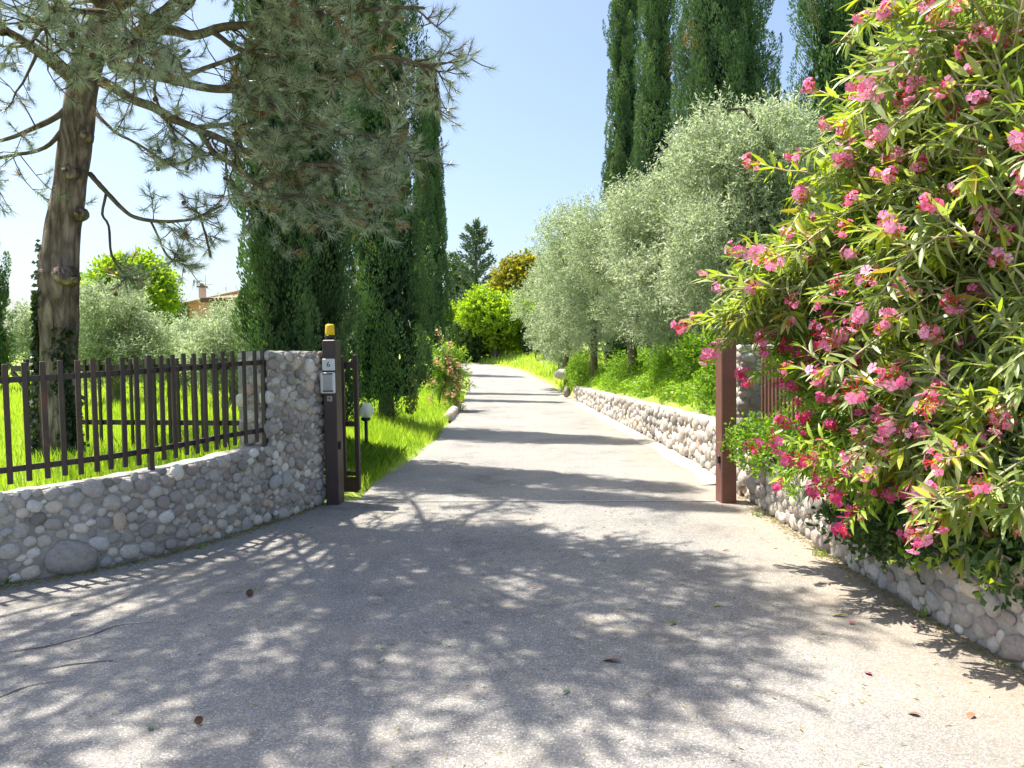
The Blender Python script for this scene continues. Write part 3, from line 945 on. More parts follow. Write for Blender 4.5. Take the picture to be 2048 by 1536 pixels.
# ------------------------------------------------------------------ trees
def crown_mesh(name, blobs, n_twig, k, leaf, width, seed, up=.3, out=.7, droop=0.0, twig_len=.3, spread=.7, clump=True, hollow=.55, tlo=.05, thi=.95):
    """leaves set along many short twigs near the surface of overlapping clumps"""
    rng = np.random.default_rng(seed)
    bc = np.array([b[0] for b in blobs], dtype=float); br = np.array([b[1] for b in blobs], dtype=float)
    if br.ndim == 1: br = np.repeat(br[:, None], 3, axis=1)
    wt = (br.prod(axis=1)) ** (2 / 3); wt /= wt.sum()
    bi = rng.choice(len(blobs), size=n_twig, p=wt)
    dr = rdir(rng, n_twig)
    rad = hollow + (1 - hollow) * rng.random(n_twig) ** .6
    base = bc[bi] + dr * br[bi] * rad[:, None]
    td = unit(dr * out + rdir(rng, n_twig) * spread + np.array([0, 0, up - droop]))
    tl = twig_len * rng.uniform(.6, 1.3, n_twig)
    t = (np.arange(k) + .5) / k
    pos = base[:, None, :] + td[:, None, :] * (tl[:, None] * t[None, :])[:, :, None]
    pos[:, :, 2] -= droop * .5 * (t[None, :] ** 2) * tl[:, None]
    ld = td[:, None, :] * .6 + rdir(rng, n_twig * k).reshape(n_twig, k, 3) * .9
    tw_t = rng.uniform(0, 1, n_twig)
    tint = np.clip(np.repeat(tw_t, k) * .4 + rng.random(n_twig * k) ** 1.3 * .65 - .03, tlo, thi)
    v = leaf_quads(pos.reshape(-1, 3), ld.reshape(-1, 3), leaf * rng.uniform(.7, 1.3, n_twig * k), width * rng.uniform(.8, 1.2, n_twig * k), rng)
    return np_mesh(name, v, 4, tint)


def limb_tree(name, label, cat, base, height, blobs, crown_args, leafmat, barkmat, trunk_r, group=None, lean=(0, 0), n_limb=5, seed=0, fork=.35):
    """tapered trunk, limbs reaching into the crown clumps, leafy crown"""
    rnd = random.Random(seed)
    base = Vector(base)
    t = thing(name, label, cat, base, group=group)
    fk = base + Vector((lean[0], lean[1], height * fork))
    mid = base.lerp(fk, .5) + Vector((rnd.uniform(-.06, .06), rnd.uniform(-.06, .06), 0))
    tr = MB().tube([base - Vector((0, 0, .15)), base + Vector((0, 0, .1)), mid, fk], [trunk_r * 1.5, trunk_r * 1.15, trunk_r * .95, trunk_r * .8], 9, .08, seed)
    obj("trunk", tr.mesh("trunk", True), barkmat, t, True)
    tgt = rnd.sample(list(blobs), min(n_limb, len(blobs)))
    for i, bb in enumerate(tgt):
        e = Vector(bb[0])
        m1 = fk.lerp(e, .4) + Vector((rnd.uniform(-.1, .1), rnd.uniform(-.1, .1), rnd.uniform(0, .15))) * height * .3
        lb = MB().tube([fk - Vector((0, 0, .05)), m1, fk.lerp(e, .75), e], [trunk_r * .62, trunk_r * .42, trunk_r * .28, trunk_r * .12], 7, .08, seed + i)
        obj("limb", lb.mesh("limb", True), barkmat, t, True)
    obj("crown", crown_mesh("crown", blobs, *crown_args), leafmat, t, True)
    return t


def ell_blobs(c, r, n, br, seed, flat=1.0, low=-1.0):
    """clumps over an ellipsoid c with radii r"""
    rnd = random.Random(seed)
    out = []
    for i in range(n):
        while True:
            v = Vector((rnd.gauss(0, 1), rnd.gauss(0, 1), rnd.gauss(0, 1))).normalized()
            if v.z > low: break
        q = rnd.uniform(.45, .85)
        out.append(((c[0] + v.x * r[0] * q, c[1] + v.y * r[1] * q, c[2] + v.z * r[2] * q), br * rnd.uniform(.5, 1.4)))
    return out


def cypress(label, x, y, H, R, seed, dens=1.0, leaf=.085, mat='cypress', zvis=99, group="tall cypress trees lining the drive", foot=.25):
    rng = np.random.default_rng(seed)
    z0 = terrain(x, y)
    t = thing("cypress_tree", label, "cypress", (x, y, z0), group=group)
    obj("trunk", MB().tube([(x, y, z0 - .2), (x, y, z0 + .6), (x, y, z0 + H * .55), (x, y, z0 + H * .93)], [.2, .15, .08, .012], 8, .1, seed).mesh("trunk", True), M['bark'], t, True)
    def rad(q): return R * np.clip(.62 + q * 6, 0, 1) * (1 - np.clip(q, 0, 1) ** 2.6) ** .75 * (1 - .12 * q)
    n = int(H * R * 34 * dens)
    q = rng.random(n) ** 1.1
    q = np.clip(q, .005, .985)
    th = rng.uniform(0, 2 * np.pi, n)
    lump = 1 + .10 * np.sin(th * 3 + seed + q * 9) + .07 * np.sin(th * 5 + q * 23 + seed * 2)
    rr = rad(q) * lump * rng.uniform(.50, .9, n)
    pl_ = rng.uniform(.55, 1.25, n) * min(1.3, .55 + R * .55)           # plume length
    pr_ = rng.uniform(.10, .20, n) * min(1.5, .7 + R * .6)
    zb = z0 + foot + q * (H - foot) - pl_ * .4
    zb = np.maximum(zb, z0 + .08)
    outw = np.stack([np.cos(th), np.sin(th), np.zeros(n)], axis=1)
    ax = unit(outw * rng.uniform(.02, .22, n)[:, None] + np.array([0, 0, 1.0]) + rng.normal(size=(n, 3)) * .05)
    cb = np.stack([x + outw[:, 0] * rr, y + outw[:, 1] * rr, zb], axis=1)
    k = np.where(zb < zvis, int(230), 40)
    idx = np.repeat(np.arange(n), k)
    m = len(idx)
    s = rng.random(m)
    prof = np.sin(np.pi * np.clip(s, 0, 1) ** .72) ** .8
    a = rdir(rng, m)
    a = unit(a - ax[idx] * (a * ax[idx]).sum(axis=1, keepdims=True))
    facing = (a * outw[idx]).sum(axis=1)
    a = np.where((facing < -.35)[:, None], -a, a)
    pos = cb[idx] + ax[idx] * (s * pl_[idx])[:, None] + a * (prof * pr_[idx] * rng.uniform(.65, 1.05, m))[:, None]
    d = ax[idx] * 1.0 + a * .45 + rng.normal(size=(m, 3)) * .18
    big = np.where(zb[idx] < zvis, 1.0, 1.9)
    v = leaf_quads(pos, d, leaf * .72 * rng.uniform(.7, 1.4, m) * big, leaf * .25 * big, rng, .15)
    pt = rng.random(n)
    pt = np.where(rng.random(n) < .012, 2.2, pt)
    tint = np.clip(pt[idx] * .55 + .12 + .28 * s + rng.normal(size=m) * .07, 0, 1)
    # dense inner twigs so that no daylight passes the heart of the column
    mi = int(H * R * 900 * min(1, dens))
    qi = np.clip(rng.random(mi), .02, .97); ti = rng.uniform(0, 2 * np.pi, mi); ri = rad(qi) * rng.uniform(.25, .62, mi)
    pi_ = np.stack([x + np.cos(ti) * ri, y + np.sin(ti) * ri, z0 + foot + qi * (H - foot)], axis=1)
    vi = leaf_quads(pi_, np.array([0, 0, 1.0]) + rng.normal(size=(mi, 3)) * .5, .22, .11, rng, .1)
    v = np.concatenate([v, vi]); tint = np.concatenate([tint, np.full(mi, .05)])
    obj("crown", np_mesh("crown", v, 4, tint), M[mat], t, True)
    return t


cypress("dark cypress column right behind the cobblestone pier, leftmost by the gate", -3.22, 10.4, 14.0, .48, 1, 1.3, zvis=8)
cypress("dense cypress directly behind the yellow lamp post", -2.92, 11.3, 12.6, .62, 2, 1.25, zvis=8)
cypress("broad cypress with low skirt beside the globe lamp", -2.62, 15.6, 12.6, 1.02, 3, 1.0, zvis=10)
cypress("slimmer cypress behind the pink roadside shrub with its tip in the open sky", -2.75, 25.5, 10.9, .60, 4, .9, leaf=.10)
cypress("pointed cypress just behind and right of the slimmer one, reaching down to the bend", -3.05, 29.5, 12.6, .62, 5, .8, leaf=.11)
cypress("far cypress hidden behind the others where the drive bends", -4.6, 40.5, 12.5, .8, 6, .5, leaf=.14)
cypress("lone dark cypress at the left edge of the field", -17.4, 25.0, 5.6, .75, 7, .8, leaf=.11)
cypress("narrow tall cypress beside the open sky above the olive row", 4.78, 31.0, 19.5, .92, 8, .8, leaf=.12, mat='cypress_grey', zvis=18, group="tall cypress trees behind the olive row")
cypress("cypress with pale tips squeezed between two taller ones behind the olives", 5.2, 26.5, 17.5, .95, 9, .8, leaf=.11, mat='cypress_grey', zvis=16, group="tall cypress trees behind the olive row")
cypress("widest cypress behind the nearest olive crown", 5.72, 20.2, 16.5, 1.5, 10, 1.15, leaf=.10, mat='cypress_grey', zvis=12.5, group="tall cypress trees behind the olive row")
cypress("dark wide cypress behind the upper pink blossoms", 6.5, 14.5, 13.0, 1.15, 12, 1.2, leaf=.085, mat='cypress', zvis=9.5, group="tall cypress trees behind the olive row")
cypress("cypress glimpsed through the shrub at the right edge", 8.0, 12.2, 12.0, .9, 13, .6, leaf=.09, mat='cypress', zvis=8, group="tall cypress trees behind the olive row")

# olives above the retaining wall
OL = "olive trees in a row on the bank"
def olive(label, px, d, ytop, ybot, rx, seed, n_twig, leaf=.078, w=.022, group=OL, x=None, br=.42, nb=26, k=11, low=-1):
    top, bot = P(px, ytop, d), P(px, ybot, d)
    cx = top.x if x is None else x
    cz = (top.z + bot.z) / 2; rz = (top.z - bot.z) / 2
    gz = terrain(cx, d)
    blobs = ell_blobs((cx, d, cz), (rx, rx * .95, rz), nb, br, seed, low=low)
    return limb_tree("olive_tree", label, "olive tree", (cx, d, gz), top.z - gz, blobs, (int(n_twig * 1.1), k, leaf, w, seed, .35, .6, 0.0, .34, .75, True, .3, .05, 1.0), M['olive'], M['bark_olive'], .12, group, seed=seed, fork=.3)
olive("nearest silvery olive with a bare bent branch behind the pink shrub", 1490, 11.8, 145, 722, 1.2, 41, 6000, br=.5, nb=34)
olive("second silvery olive from the gate, overhanging the leafy bank", 1360, 14.8, 235, 728, 1.5, 42, 6000, br=.52, nb=34)
olive("third silvery olive along the bank, above the middle of the retaining wall", 1265, 19.0, 335, 742, 1.85, 43, 5200, leaf=.075, w=.022, br=.58)
olive("fourth silvery olive, above the far end of the retaining wall", 1185, 24.0, 388, 757, 2.15, 44, 4600, leaf=.09, w=.027, br=.66)
olive("fifth silvery olive beside the pale boulder", 1130, 30.0, 440, 760, 2.3, 45, 4000, leaf=.11, w=.034, br=.7)
olive("last olive of the row, drooping over the meadow", 1118, 38.0, 478, 712, 1.5, 46, 3200, leaf=.13, w=.042, br=.8)
bb = obj("bare_branch", MB().tube([P(1562, 330, 11.3), P(1540, 290, 11.2), P(1515, 262, 11.1), P(1508, 240, 11.1), P(1488, 218, 11.05), P(1455, 218, 11.0)], [.05, .045, .036, .034, .026, .016], 8, .1, 3).mesh("bare_branch", True), M['bark'], None)
ol1 = [o for o in bpy.data.objects if o.get("label", "").startswith("nearest silvery olive")][0]
bb.parent = ol1; bb.matrix_parent_inverse = Matrix.Translation(ol1.location).inverted()

OF = "olive trees in the grass field"
olive("pale olive with forked yellowish trunk beside the pine trunk", 225, 17.0, 545, 775, 1.05, 51, 3600, leaf=.075, w=.024, group=OF, br=.36)
olive("pale olive with a leaning dark limb next to the cypress", 462, 15.0, 628, 775, .75, 52, 2600, leaf=.07, w=.022, group=OF, br=.34)
olive("pale olive in the middle of the field between two others", 345, 21.0, 640, 775, 1.2, 53, 2800, leaf=.085, w=.028, group=OF, br=.42)
olive("pale olive showing left of the pine trunk", 95, 25.0, 610, 745, 1.1, 54, 2200, leaf=.095, w=.032, group=OF, br=.45)
olive("olive farther back under the roof of the house", 420, 28.0, 655, 760, 1.6, 55, 2400, leaf=.10, w=.034, group=OF, br=.5)
olive("olive far behind the forked one", 280, 31.0, 640, 755, 1.5, 56, 2000, leaf=.11, w=.036, group=OF, br=.5)

# far trees round the bend of the drive
def far_tree(name, label, cat, px, d, ytop, ybot, halfpx, seed, n_twig, leaf, w, mat, br, nb, trunk_r=.16, k=7, low=-1, ybase=None):
    top, bot = P(px, ytop, d), P(px, ybot, d)
    gz = terrain(top.x, d)
    rx = halfpx * d / FPX
    cz = (top.z + bot.z) / 2; rz = (top.z - bot.z) / 2
    blobs = ell_blobs((top.x, d, cz), (rx, rx, rz), nb, br, seed, low=low)
    return limb_tree(name, label, cat, (top.x, d, gz), top.z - gz, blobs, (n_twig, k, leaf, w, seed, .2, .7, 0.0, .5, .7), M[mat], M['bark'], trunk_r, None, seed=seed, fork=.28)
far_tree("broadleaf_tree", "bright yellow green tree with forked trunk in the meadow past the bend", "tree", 990, 51, 575, 692, 72, 61, 3000, .22, .15, 'broad', .75, 26, .22)
far_tree("broadleaf_tree", "taller tree with golden leaves behind the bright green one", "tree", 1042, 60, 500, 690, 46, 62, 2600, .26, .17, 'broad_yellow', .9, 22, .2)
far_tree("broadleaf_tree", "small green tree beside the olives at the end of the meadow", "tree", 1062, 52, 610, 712, 34, 63, 1600, .2, .13, 'broad', .6, 16, .12)
far_tree("broadleaf_tree", "green bushy tree behind the tall cypresses at the bend", "tree", 915, 72, 500, 690, 34, 64, 2000, .26, .16, 'dark_leaf', 1.1, 18, .2)
far_tree("broadleaf_tree", "dark green tree filling the gap behind the golden one", "tree", 1085, 74, 540, 690, 60, 65, 2200, .3, .18, 'dark_leaf', 1.2, 20, .2)
far_tree("broadleaf_tree", "feathery pale green tree rising behind the field olives", "tree", 262, 34, 510, 700, 72, 66, 4200, .2, .11, 'broad', .55, 34, .16)
far_tree("broadleaf_tree", "yellow green tree half hidden by the pine trunk", "tree", 190, 38, 560, 700, 45, 67, 2200, .2, .12, 'broad', .6, 18, .14)
far_tree("broadleaf_tree", "small dark green tree below the pink house", "tree", 340, 40, 608, 700, 22, 68, 1300, .2, .12, 'dark_leaf', .55, 12, .12)
far_tree("broadleaf_tree", "dark tree beyond the left field behind the lone cypress", "tree", -60, 60, 600, 720, 90, 69, 2000, .3, .18, 'dark_leaf', 1.2, 20, .2)

 
for i, (lab, px, d, yt, yb, hp) in enumerate((("dark low bush in the shade under the bright tree past the bend", 935, 52, 650, 722, 30), ("low green bush behind the trunk of the bright tree", 1010, 56, 655, 722, 40),
        ("green bush between the meadow and the last olive", 1075, 50, 640, 725, 30), ("broad green bush hiding the far end of the drive", 880, 64, 600, 730, 40), ("tall green thicket behind the bright tree", 985, 84, 560, 715, 80))):
    far_tree("bush", lab, "bush", px, d, yt, yb, hp, 80 + i, 1500, .22, .14, 'broad' if i % 2 else 'dark_leaf', .6, 18, .08)
# cedar behind the bend
cd = P(950, 445, 66)
gz = terrain(cd.x, 66)
ct = thing("cedar_tree", "blue green cedar with upswept branches beyond the bend", "cedar", (cd.x, 66, gz))
ch = cd.z - gz
obj("trunk", MB().tube([(cd.x, 66, gz - .2), (cd.x, 66, gz + ch * .5), (cd.x + .1, 66, gz + ch)], [.3, .18, .03], 8, .05).mesh("trunk", True), M['bark'], ct, True)
rng = np.random.default_rng(77)
pv, tv = [], []
for i in range(46):
    q = .12 + .86 * i / 46
    a = i * 2.39996
    ln = (1 - q) * 3.0 + .5
    d0 = np.array([math.cos(a), math.sin(a), .75])
    k = 90
    s = rng.random(k) ** .8
    pos = np.array([cd.x, 66, gz + ch * q]) + d0[None, :] * (s * ln)[:, None] * np.array([1, 1, .9]) + rng.normal(size=(k, 3)) * .12
    pv.append(leaf_quads(pos, d0[None, :] + rng.normal(size=(k, 3)) * .6, .42, .13, rng)); tv.append(np.clip(rng.normal(.5, .2, k), 0, 1))
obj("crown", np_mesh("crown", np.concatenate(pv), 4, np.concatenate(tv)), M['cedar'], ct, True)

# ------------------------------------------------------------------ the pine
pt = thing("pine_tree", "big pine leaning over the drive from behind the picket fence", "pine tree", P(122, 915, 8.35))
PB = P(122, 915, 8.35)
gz = terrain(PB.x, PB.y)
pt.location = (PB.x, PB.y, gz)
cl_ = [(PB.x, PB.y, gz - .15), (PB.x, PB.y, gz + .12)] + [tuple(P(x, y, d)) for x, y, d in
       ((120, 820, 8.35), (118, 700, 8.35), (118, 570, 8.3), (124, 470, 8.3), (140, 370, 8.3), (152, 270, 8.25), (164, 180, 8.2), (185, 100, 8.2), (215, 20, 8.2), (245, -80, 8.15), (285, -220, 8.1), (325, -400, 8.05), (350, -620, 8.0))]
rr_ = [.29, .235, .20, .19, .205, .175, .165, .165, .155, .15, .14, .125, .11, .085, .05]
# finer rings with bark ridges
cp = resample(cl_, .07)
tl = np.linspace(0, 1, len(cp)); ctl = np.linspace(0, 1, len(cl_))
ln_ = [0.0]
for a, b in zip(cl_, cl_[1:]): ln_.append(ln_[-1] + (Vector(b) - Vector(a)).length)
lc = [0.0]
for a, b in zip(cp, cp[1:]): lc.append(lc[-1] + (b - a).length)
nseg = 28
tv_, tf_ = [], []
for i, p in enumerate(cp):
    r = interp(lc[i] / lc[-1] * ln_[-1], ln_, rr_)
    for kk in range(nseg):
        a = 2 * math.pi * kk / nseg
        dv = Vector((math.cos(a), math.sin(a), 0))
        q = Vector((math.cos(a) * 2.2, math.sin(a) * 2.2, p.z * 1.6))
        r2 = r * (1 + .07 * noise.noise(q * 1.2) + .10 * abs(noise.noise(Vector((q.x * 2.4, q.y * 2.4, p.z * 2.2)))) - .03)
        tv_.append(p + dv * r2)
for i in range(len(cp) - 1):
    for kk in range(nseg):
        tf_.append((i * nseg + kk, i * nseg + (kk + 1) % nseg, (i + 1) * nseg + (kk + 1) % nseg, (i + 1) * nseg + kk))
trunk = obj("trunk", MB().add(tv_, tf_).mesh("trunk", True), M['bark_pine'], pt, True)
for (x, y, d, r, dr) in ((78, 548, 8.12, .07, (-1, -.5, .1)), (118, 548, 8.05, .10, (0, -1, .05)), (132, 342, 8.1, .075, (-.2, -1, 0)), (158, 425, 8.12, .06, (.4, -1, 0)), (168, 268, 8.07, .05, (.3, -1, 0)), (150, 555, 8.12, .07, (.8, -.8, 0))):
    c = P(x, y, d); dv = Vector(dr).normalized()
    obj("knot", MB().tube([c - dv * .17, c - dv * .05, c + dv * .0, c + dv * .012, c], [r * 1.3, r * .95, r * .8, r * .55, r * .2], 12, .12, int(x)).mesh("knot", True), M['bark_pine'], trunk if False else pt, True)

def cone_mesh(seed):
    rg = np.random.default_rng(seed); V = []
    for i in range(60):
        q = i / 60; a = i * 2.4
        r = .024 * math.sin(math.pi * (.12 + .8 * q)); z = .05 * q
        d = np.array([math.cos(a), math.sin(a), .25]); c = np.array([0, 0, z])
        s = np.array([-math.sin(a), math.cos(a), 0]) * .008
        V.append([c + d * r * .2, c + d * r * .8 + s, c + d * r * 1.15, c + d * r * .8 - s])
    return np_mesh("pine_cone", np.array(V), 4, rg.random(60))
CONE_ME = cone_mesh(7)
CONE_ME.materials.append(M['pod'])
TUFT_N = 52
def pine_branch(pts, r0, seed, density=1.0, sub_len=(.45, 1.1), start=.15, drop=.25, tint_c=.5, r1=.012):
    """one main branch, side branchlets and twigs (wood), with needle tufts as its child"""
    rnd = random.Random(seed)
    rng = np.random.default_rng(seed)
    pts = [Vector(p) for p in pts]
    fine = resample(pts, .06)
    # little kinks
    fine = [p + Vector((noise.noise(p * 2.3 + Vector((seed, 0, 0))), noise.noise(p * 2.3 + Vector((0, seed, 0))), noise.noise(p * 2.3 + Vector((0, 0, seed))))) * .045 * min(1, i / 6) for i, p in enumerate(fine)]
    n = len(fine)
    mb = MB()
    step = max(1, n // 26)
    idx = list(range(0, n, step));  idx = idx if idx[-1] == n - 1 else idx + [n - 1]
    mb.tube([fine[i] for i in idx], [r0 + (r1 - r0) * (i / (n - 1)) ** .8 for i in idx], 8, .1, seed)
    L = sum((b - a).length for a, b in zip(fine, fine[1:]))
    tufts = []                                                     # (position, direction)
    nsub = int(L * 6.0 * density)
    for _ in range(nsub):
        q = start + (1 - start) * rnd.random() ** .8
        i = min(n - 2, int(q * (n - 1)))
        p = fine[i]
        fw = (fine[min(n - 1, i + 2)] - fine[max(0, i - 2)]).normalized()
        side = Vector((rnd.gauss(0, 1), rnd.gauss(0, 1), rnd.gauss(-.15, .7))).normalized()
        d = (fw * rnd.uniform(.3, 1.0) + side * .9).normalized()
        ln = rnd.uniform(*sub_len) * (1 - .45 * q)
        sub = [p]
        dd = d.copy()
        ns = 6
        for s in range(ns):
            dd = (dd + Vector((rnd.gauss(0, .18), rnd.gauss(0, .18), rnd.gauss(0, .18) - drop * .12 + (.16 if s > 3 else 0)))).normalized()
            sub.append(sub[-1] + dd * ln / ns)
        rs = max(.006, r0 * .22)
        mb.tube(sub, [rs, rs * .85, rs * .7, rs * .6, rs * .5, rs * .4, rs * .3], 5, 0, seed)
        tufts.append((sub[-1], dd, 1))
        if rnd.random() < .7: tufts.append((sub[-2], dd, .8))
        for s in range(2, ns + 1):
            for _k in range(2 if rnd.random() < .5 else 1):
                if rnd.random() > .8: continue
                sd = (dd * .5 + Vector((rnd.gauss(0, 1), rnd.gauss(0, 1), rnd.gauss(0, .8))).normalized()).normalized()
                tl_ = rnd.uniform(.10, .26)
                e = sub[s] + sd * tl_ + Vector((0, 0, -.02))
                mb.tube([sub[s], sub[s].lerp(e, .5) + Vector((0, 0, -.015)), e], [.006, .005, .004], 4)
                tufts.append((e, (sd + Vector((0, 0, .35))).normalized(), 1))
    tufts.append((fine[-1], (fine[-1] - fine[-3]).normalized(), 1))
    br = obj("branch", mb.mesh("branch", True), M['bark'], pt, True)
    T = len(tufts)
    tp = np.array([t[0] for t in tufts]); td = np.array([t[1] for t in tufts]); ts = np.array([t[2] for t in tufts])
    kk = TUFT_N
    a = rng.uniform(0, 1, (T, kk))
    ang = np.radians(14 + 56 * a ** .8)
    sidev = rdir(rng, T * kk).reshape(T, kk, 3)
    ax = td[:, None, :]
    sidev = unit(sidev - ax * (sidev * ax).sum(axis=2, keepdims=True))
    nd = ax * np.cos(ang)[:, :, None] + sidev * np.sin(ang)[:, :, None]
    base = tp[:, None, :] - ax * (a * .11)[:, :, None]
    ln = (.105 * rng.uniform(.75, 1.2, (T, 1)) * rng.uniform(.8, 1.1, (T, kk)) * ts[:, None])[:, :, None]
    w = unit(np.cross(nd, rdir(rng, T * kk).reshape(T, kk, 3))) * .0021
    tip = base + nd * ln + np.array([0, 0, -.006])
    v = np.stack([base - w, base + w, tip], axis=2).reshape(-1, 3, 3)
    tt = np.clip(rng.normal(tint_c, .2, (T, 1)) + rng.normal(0, .08, (T, kk)), 0, .84)
    brown = rng.random(T) < .06
    tt[brown] = rng.uniform(.9, 1, (brown.sum(), 1))
    nm = np_mesh("needles", v, 3, tt.reshape(-1))
    nm.materials.append(M['needles'])
    o = bpy.data.objects.new("needles", nm)
    C.objects.link(o); o.parent = br; o["kind"] = "stuff"
    if seed < 200:
        for p_, d_, _s in tufts:
            if rnd.random() < .05:
                c_ = bpy.data.objects.new("cone", CONE_ME); C.objects.link(c_); c_.parent = br
                c_.location = Vector(p_) - d_ * .05 + Vector((0, 0, -.03)); c_.rotation_euler = (rnd.uniform(2, 4), rnd.uniform(-.6, .6), rnd.uniform(0, 6))
    return br


def pb(lst): return [P(x, y, d) for x, y, d in lst]
# visible limbs, written where the photograph shows them
pine_branch(pb([(205, 165, 8.15), (300, 215, 7.9), (390, 255, 7.6), (490, 298, 7.35), (600, 325, 7.1), (700, 330, 6.95), (770, 350, 6.9)]), .062, 101, 1.1, start=.42)
pine_branch(pb([(225, 130, 8.15), (350, 160, 7.8), (480, 182, 7.5), (620, 160, 7.2), (760, 118, 7.0), (880, 132, 6.9)]), .065, 102, 1.1, start=.4)
pine_branch(pb([(180, 348, 8.25), (230, 405, 8.05), (300, 440, 7.9), (370, 440, 7.8), (440, 415, 7.7)]), .03, 103, .75, (.3, .6), start=.5)
pine_branch(pb([(212, 388, 8.1), (208, 430, 8.1), (222, 455, 8.0), (222, 510, 7.95), (245, 545, 7.9)]), .014, 104, .6, (.2, .4), start=.5)
pine_branch(pb([(215, 110, 8.2), (290, 70, 8.1), (370, -5, 7.9), (430, -120, 7.6), (560, -260, 7.2), (760, -360, 6.8)]), .13, 105, 1.1, start=.3)
pine_branch(pb([(300, 60, 8.05), (420, 62, 7.6), (560, 30, 7.2), (700, 25, 6.9), (850, 20, 6.7)]), .06, 106, 1.15, start=.3)
pine_branch(pb([(170, 180, 8.2), (90, 110, 7.9), (0, 55, 7.6), (-130, 20, 7.2)]), .09, 107, 1.2, start=.15)
pine_branch(pb([(150, 195, 8.2), (110, 235, 8.1), (50, 262, 8.0), (-10, 285, 7.9), (-90, 300, 7.8)]), .04, 108, .9, start=.3)
pine_branch(pb([(150, 230, 8.2), (90, 290, 8.1), (30, 310, 8.0), (-60, 330, 7.9)]), .03, 109, .9, start=.3)
pine_branch(pb([(192, 228, 8.1), (235, 265, 8.0), (285, 290, 7.9), (325, 318, 7.8)]), .02, 110, .9, (.2, .45), start=.3)
pine_branch(pb([(480, 182, 7.5), (560, 225, 7.2), (660, 260, 7.0), (760, 275, 6.85), (790, 290, 6.8)]), .032, 111, 1.3, start=.1)
pine_branch(pb([(390, 255, 7.6), (460, 330, 7.3), (550, 385, 7.1), (640, 400, 7.0), (720, 415, 6.9)]), .03, 112, 1.1, start=.35)
pine_branch(pb([(420, 62, 7.6), (520, 110, 7.3), (640, 100, 7.1), (740, 60, 6.9)]), .03, 113, 1.3, start=.2)
pine_branch(pb([(390, 255, 7.6), (470, 245, 7.4), (560, 265, 7.25), (650, 300, 7.1)]), .025, 114, 1.1, start=.15)
pine_branch(pb([(350, 160, 7.8), (430, 130, 7.5), (540, 75, 7.2), (640, 20, 7.0)]), .03, 115, 1.1, start=.2)
pine_branch(pb([(300, 440, 7.9), (320, 480, 7.85), (345, 520, 7.8), (375, 525, 7.75)]), .012, 116, .8, (.15, .35), start=.4)
pine_branch(pb([(400, 435, 7.75), (415, 480, 7.7), (420, 510, 7.65)]), .010, 117, .6, (.1, .25), start=.5)
pine_branch(pb([(250, 40, 8.2), (180, 20, 7.4), (110, 30, 6.6), (60, 90, 6.1)]), .05, 118, 1.4, start=.35)
pine_branch(pb([(235, 60, 8.2), (250, 70, 7.2), (270, 95, 6.4), (300, 85, 5.9)]), .045, 119, 1.2, start=.5)
pine_branch(pb([(380, 100, 7.7), (310, 160, 7.75), (330, 240, 7.8), (400, 300, 7.7)]), .018, 121, 1.0, (.2, .5), start=.3)
# limbs above the frame that shade the forecourt, the crown's edge as its shadow shows it on the asphalt
SHADE = [(-7, 8.6), (-1.2, 7.6), (-.2, 6.75), (.9, 5.95), (1.7, 5.2), (1.95, 4.55), (1.15, 3.4), (-.2, 2.95), (-1.6, 2.3), (-7, 1.2)]


def in_poly(x, y, poly):
    c = False
    for (x0, y0), (x1, y1) in zip(poly, poly[1:] + poly[:1]):
        if (y0 > y) != (y1 > y) and x < (x1 - x0) * (y - y0) / (y1 - y0) + x0: c = not c
    return c

rnd = random.Random(55)
for i in range(40):
    h = rnd.uniform(5.2, 7.8)
    tz = [q.z for q in cp]
    o3 = Vector((interp(h, tz, [q.x for q in cp]), interp(h, tz, [q.y for q in cp]), h))
    a = math.radians(-125 + 128 * (i + rnd.random()) / 34) if i < 34 else math.radians(rnd.uniform(60, 250))
    ln = rnd.uniform(2.9, 5.7) * (1.1 - .06 * (h - 5)) * (1 - .3 * sstep(math.radians(-30), math.radians(5), a)) if i < 34 else rnd.uniform(2, 3)
    d = Vector((math.cos(a), math.sin(a), 0))
    e = o3 + d * ln + Vector((0, 0, rnd.uniform(-.1, .9)))
    mpt = o3.lerp(e, .5) + Vector((0, 0, rnd.uniform(-.25, .2))) + Vector((-d.y, d.x, 0)) * rnd.uniform(-.5, .5)
    for _t in range(14):
        sh = e - Vector((SUN_AZ.x, SUN_AZ.y, 0)) * (e.z / math.tan(SUN_EL))
        inside = (not in_poly(sh.x, sh.y, SHADE)) and i < 34
        vis = [cam_px0(o3.lerp(e, q)) for q in (.5, .75, .9, 1.0)]
        if not inside and all(dd_ < .3 or ya < -90 or xa < 780 for xa, ya, dd_ in vis): break
        e = o3.lerp(e, .9) + Vector((0, 0, .12)); mpt = o3.lerp(e, .5) + Vector((0, 0, .1))
    pine_branch([o3, o3.lerp(mpt, .5) + Vector((0, 0, .1)), mpt, mpt.lerp(e, .5), e], .05, 200 + i, 1.3, (.5, 1.2), start=.25)

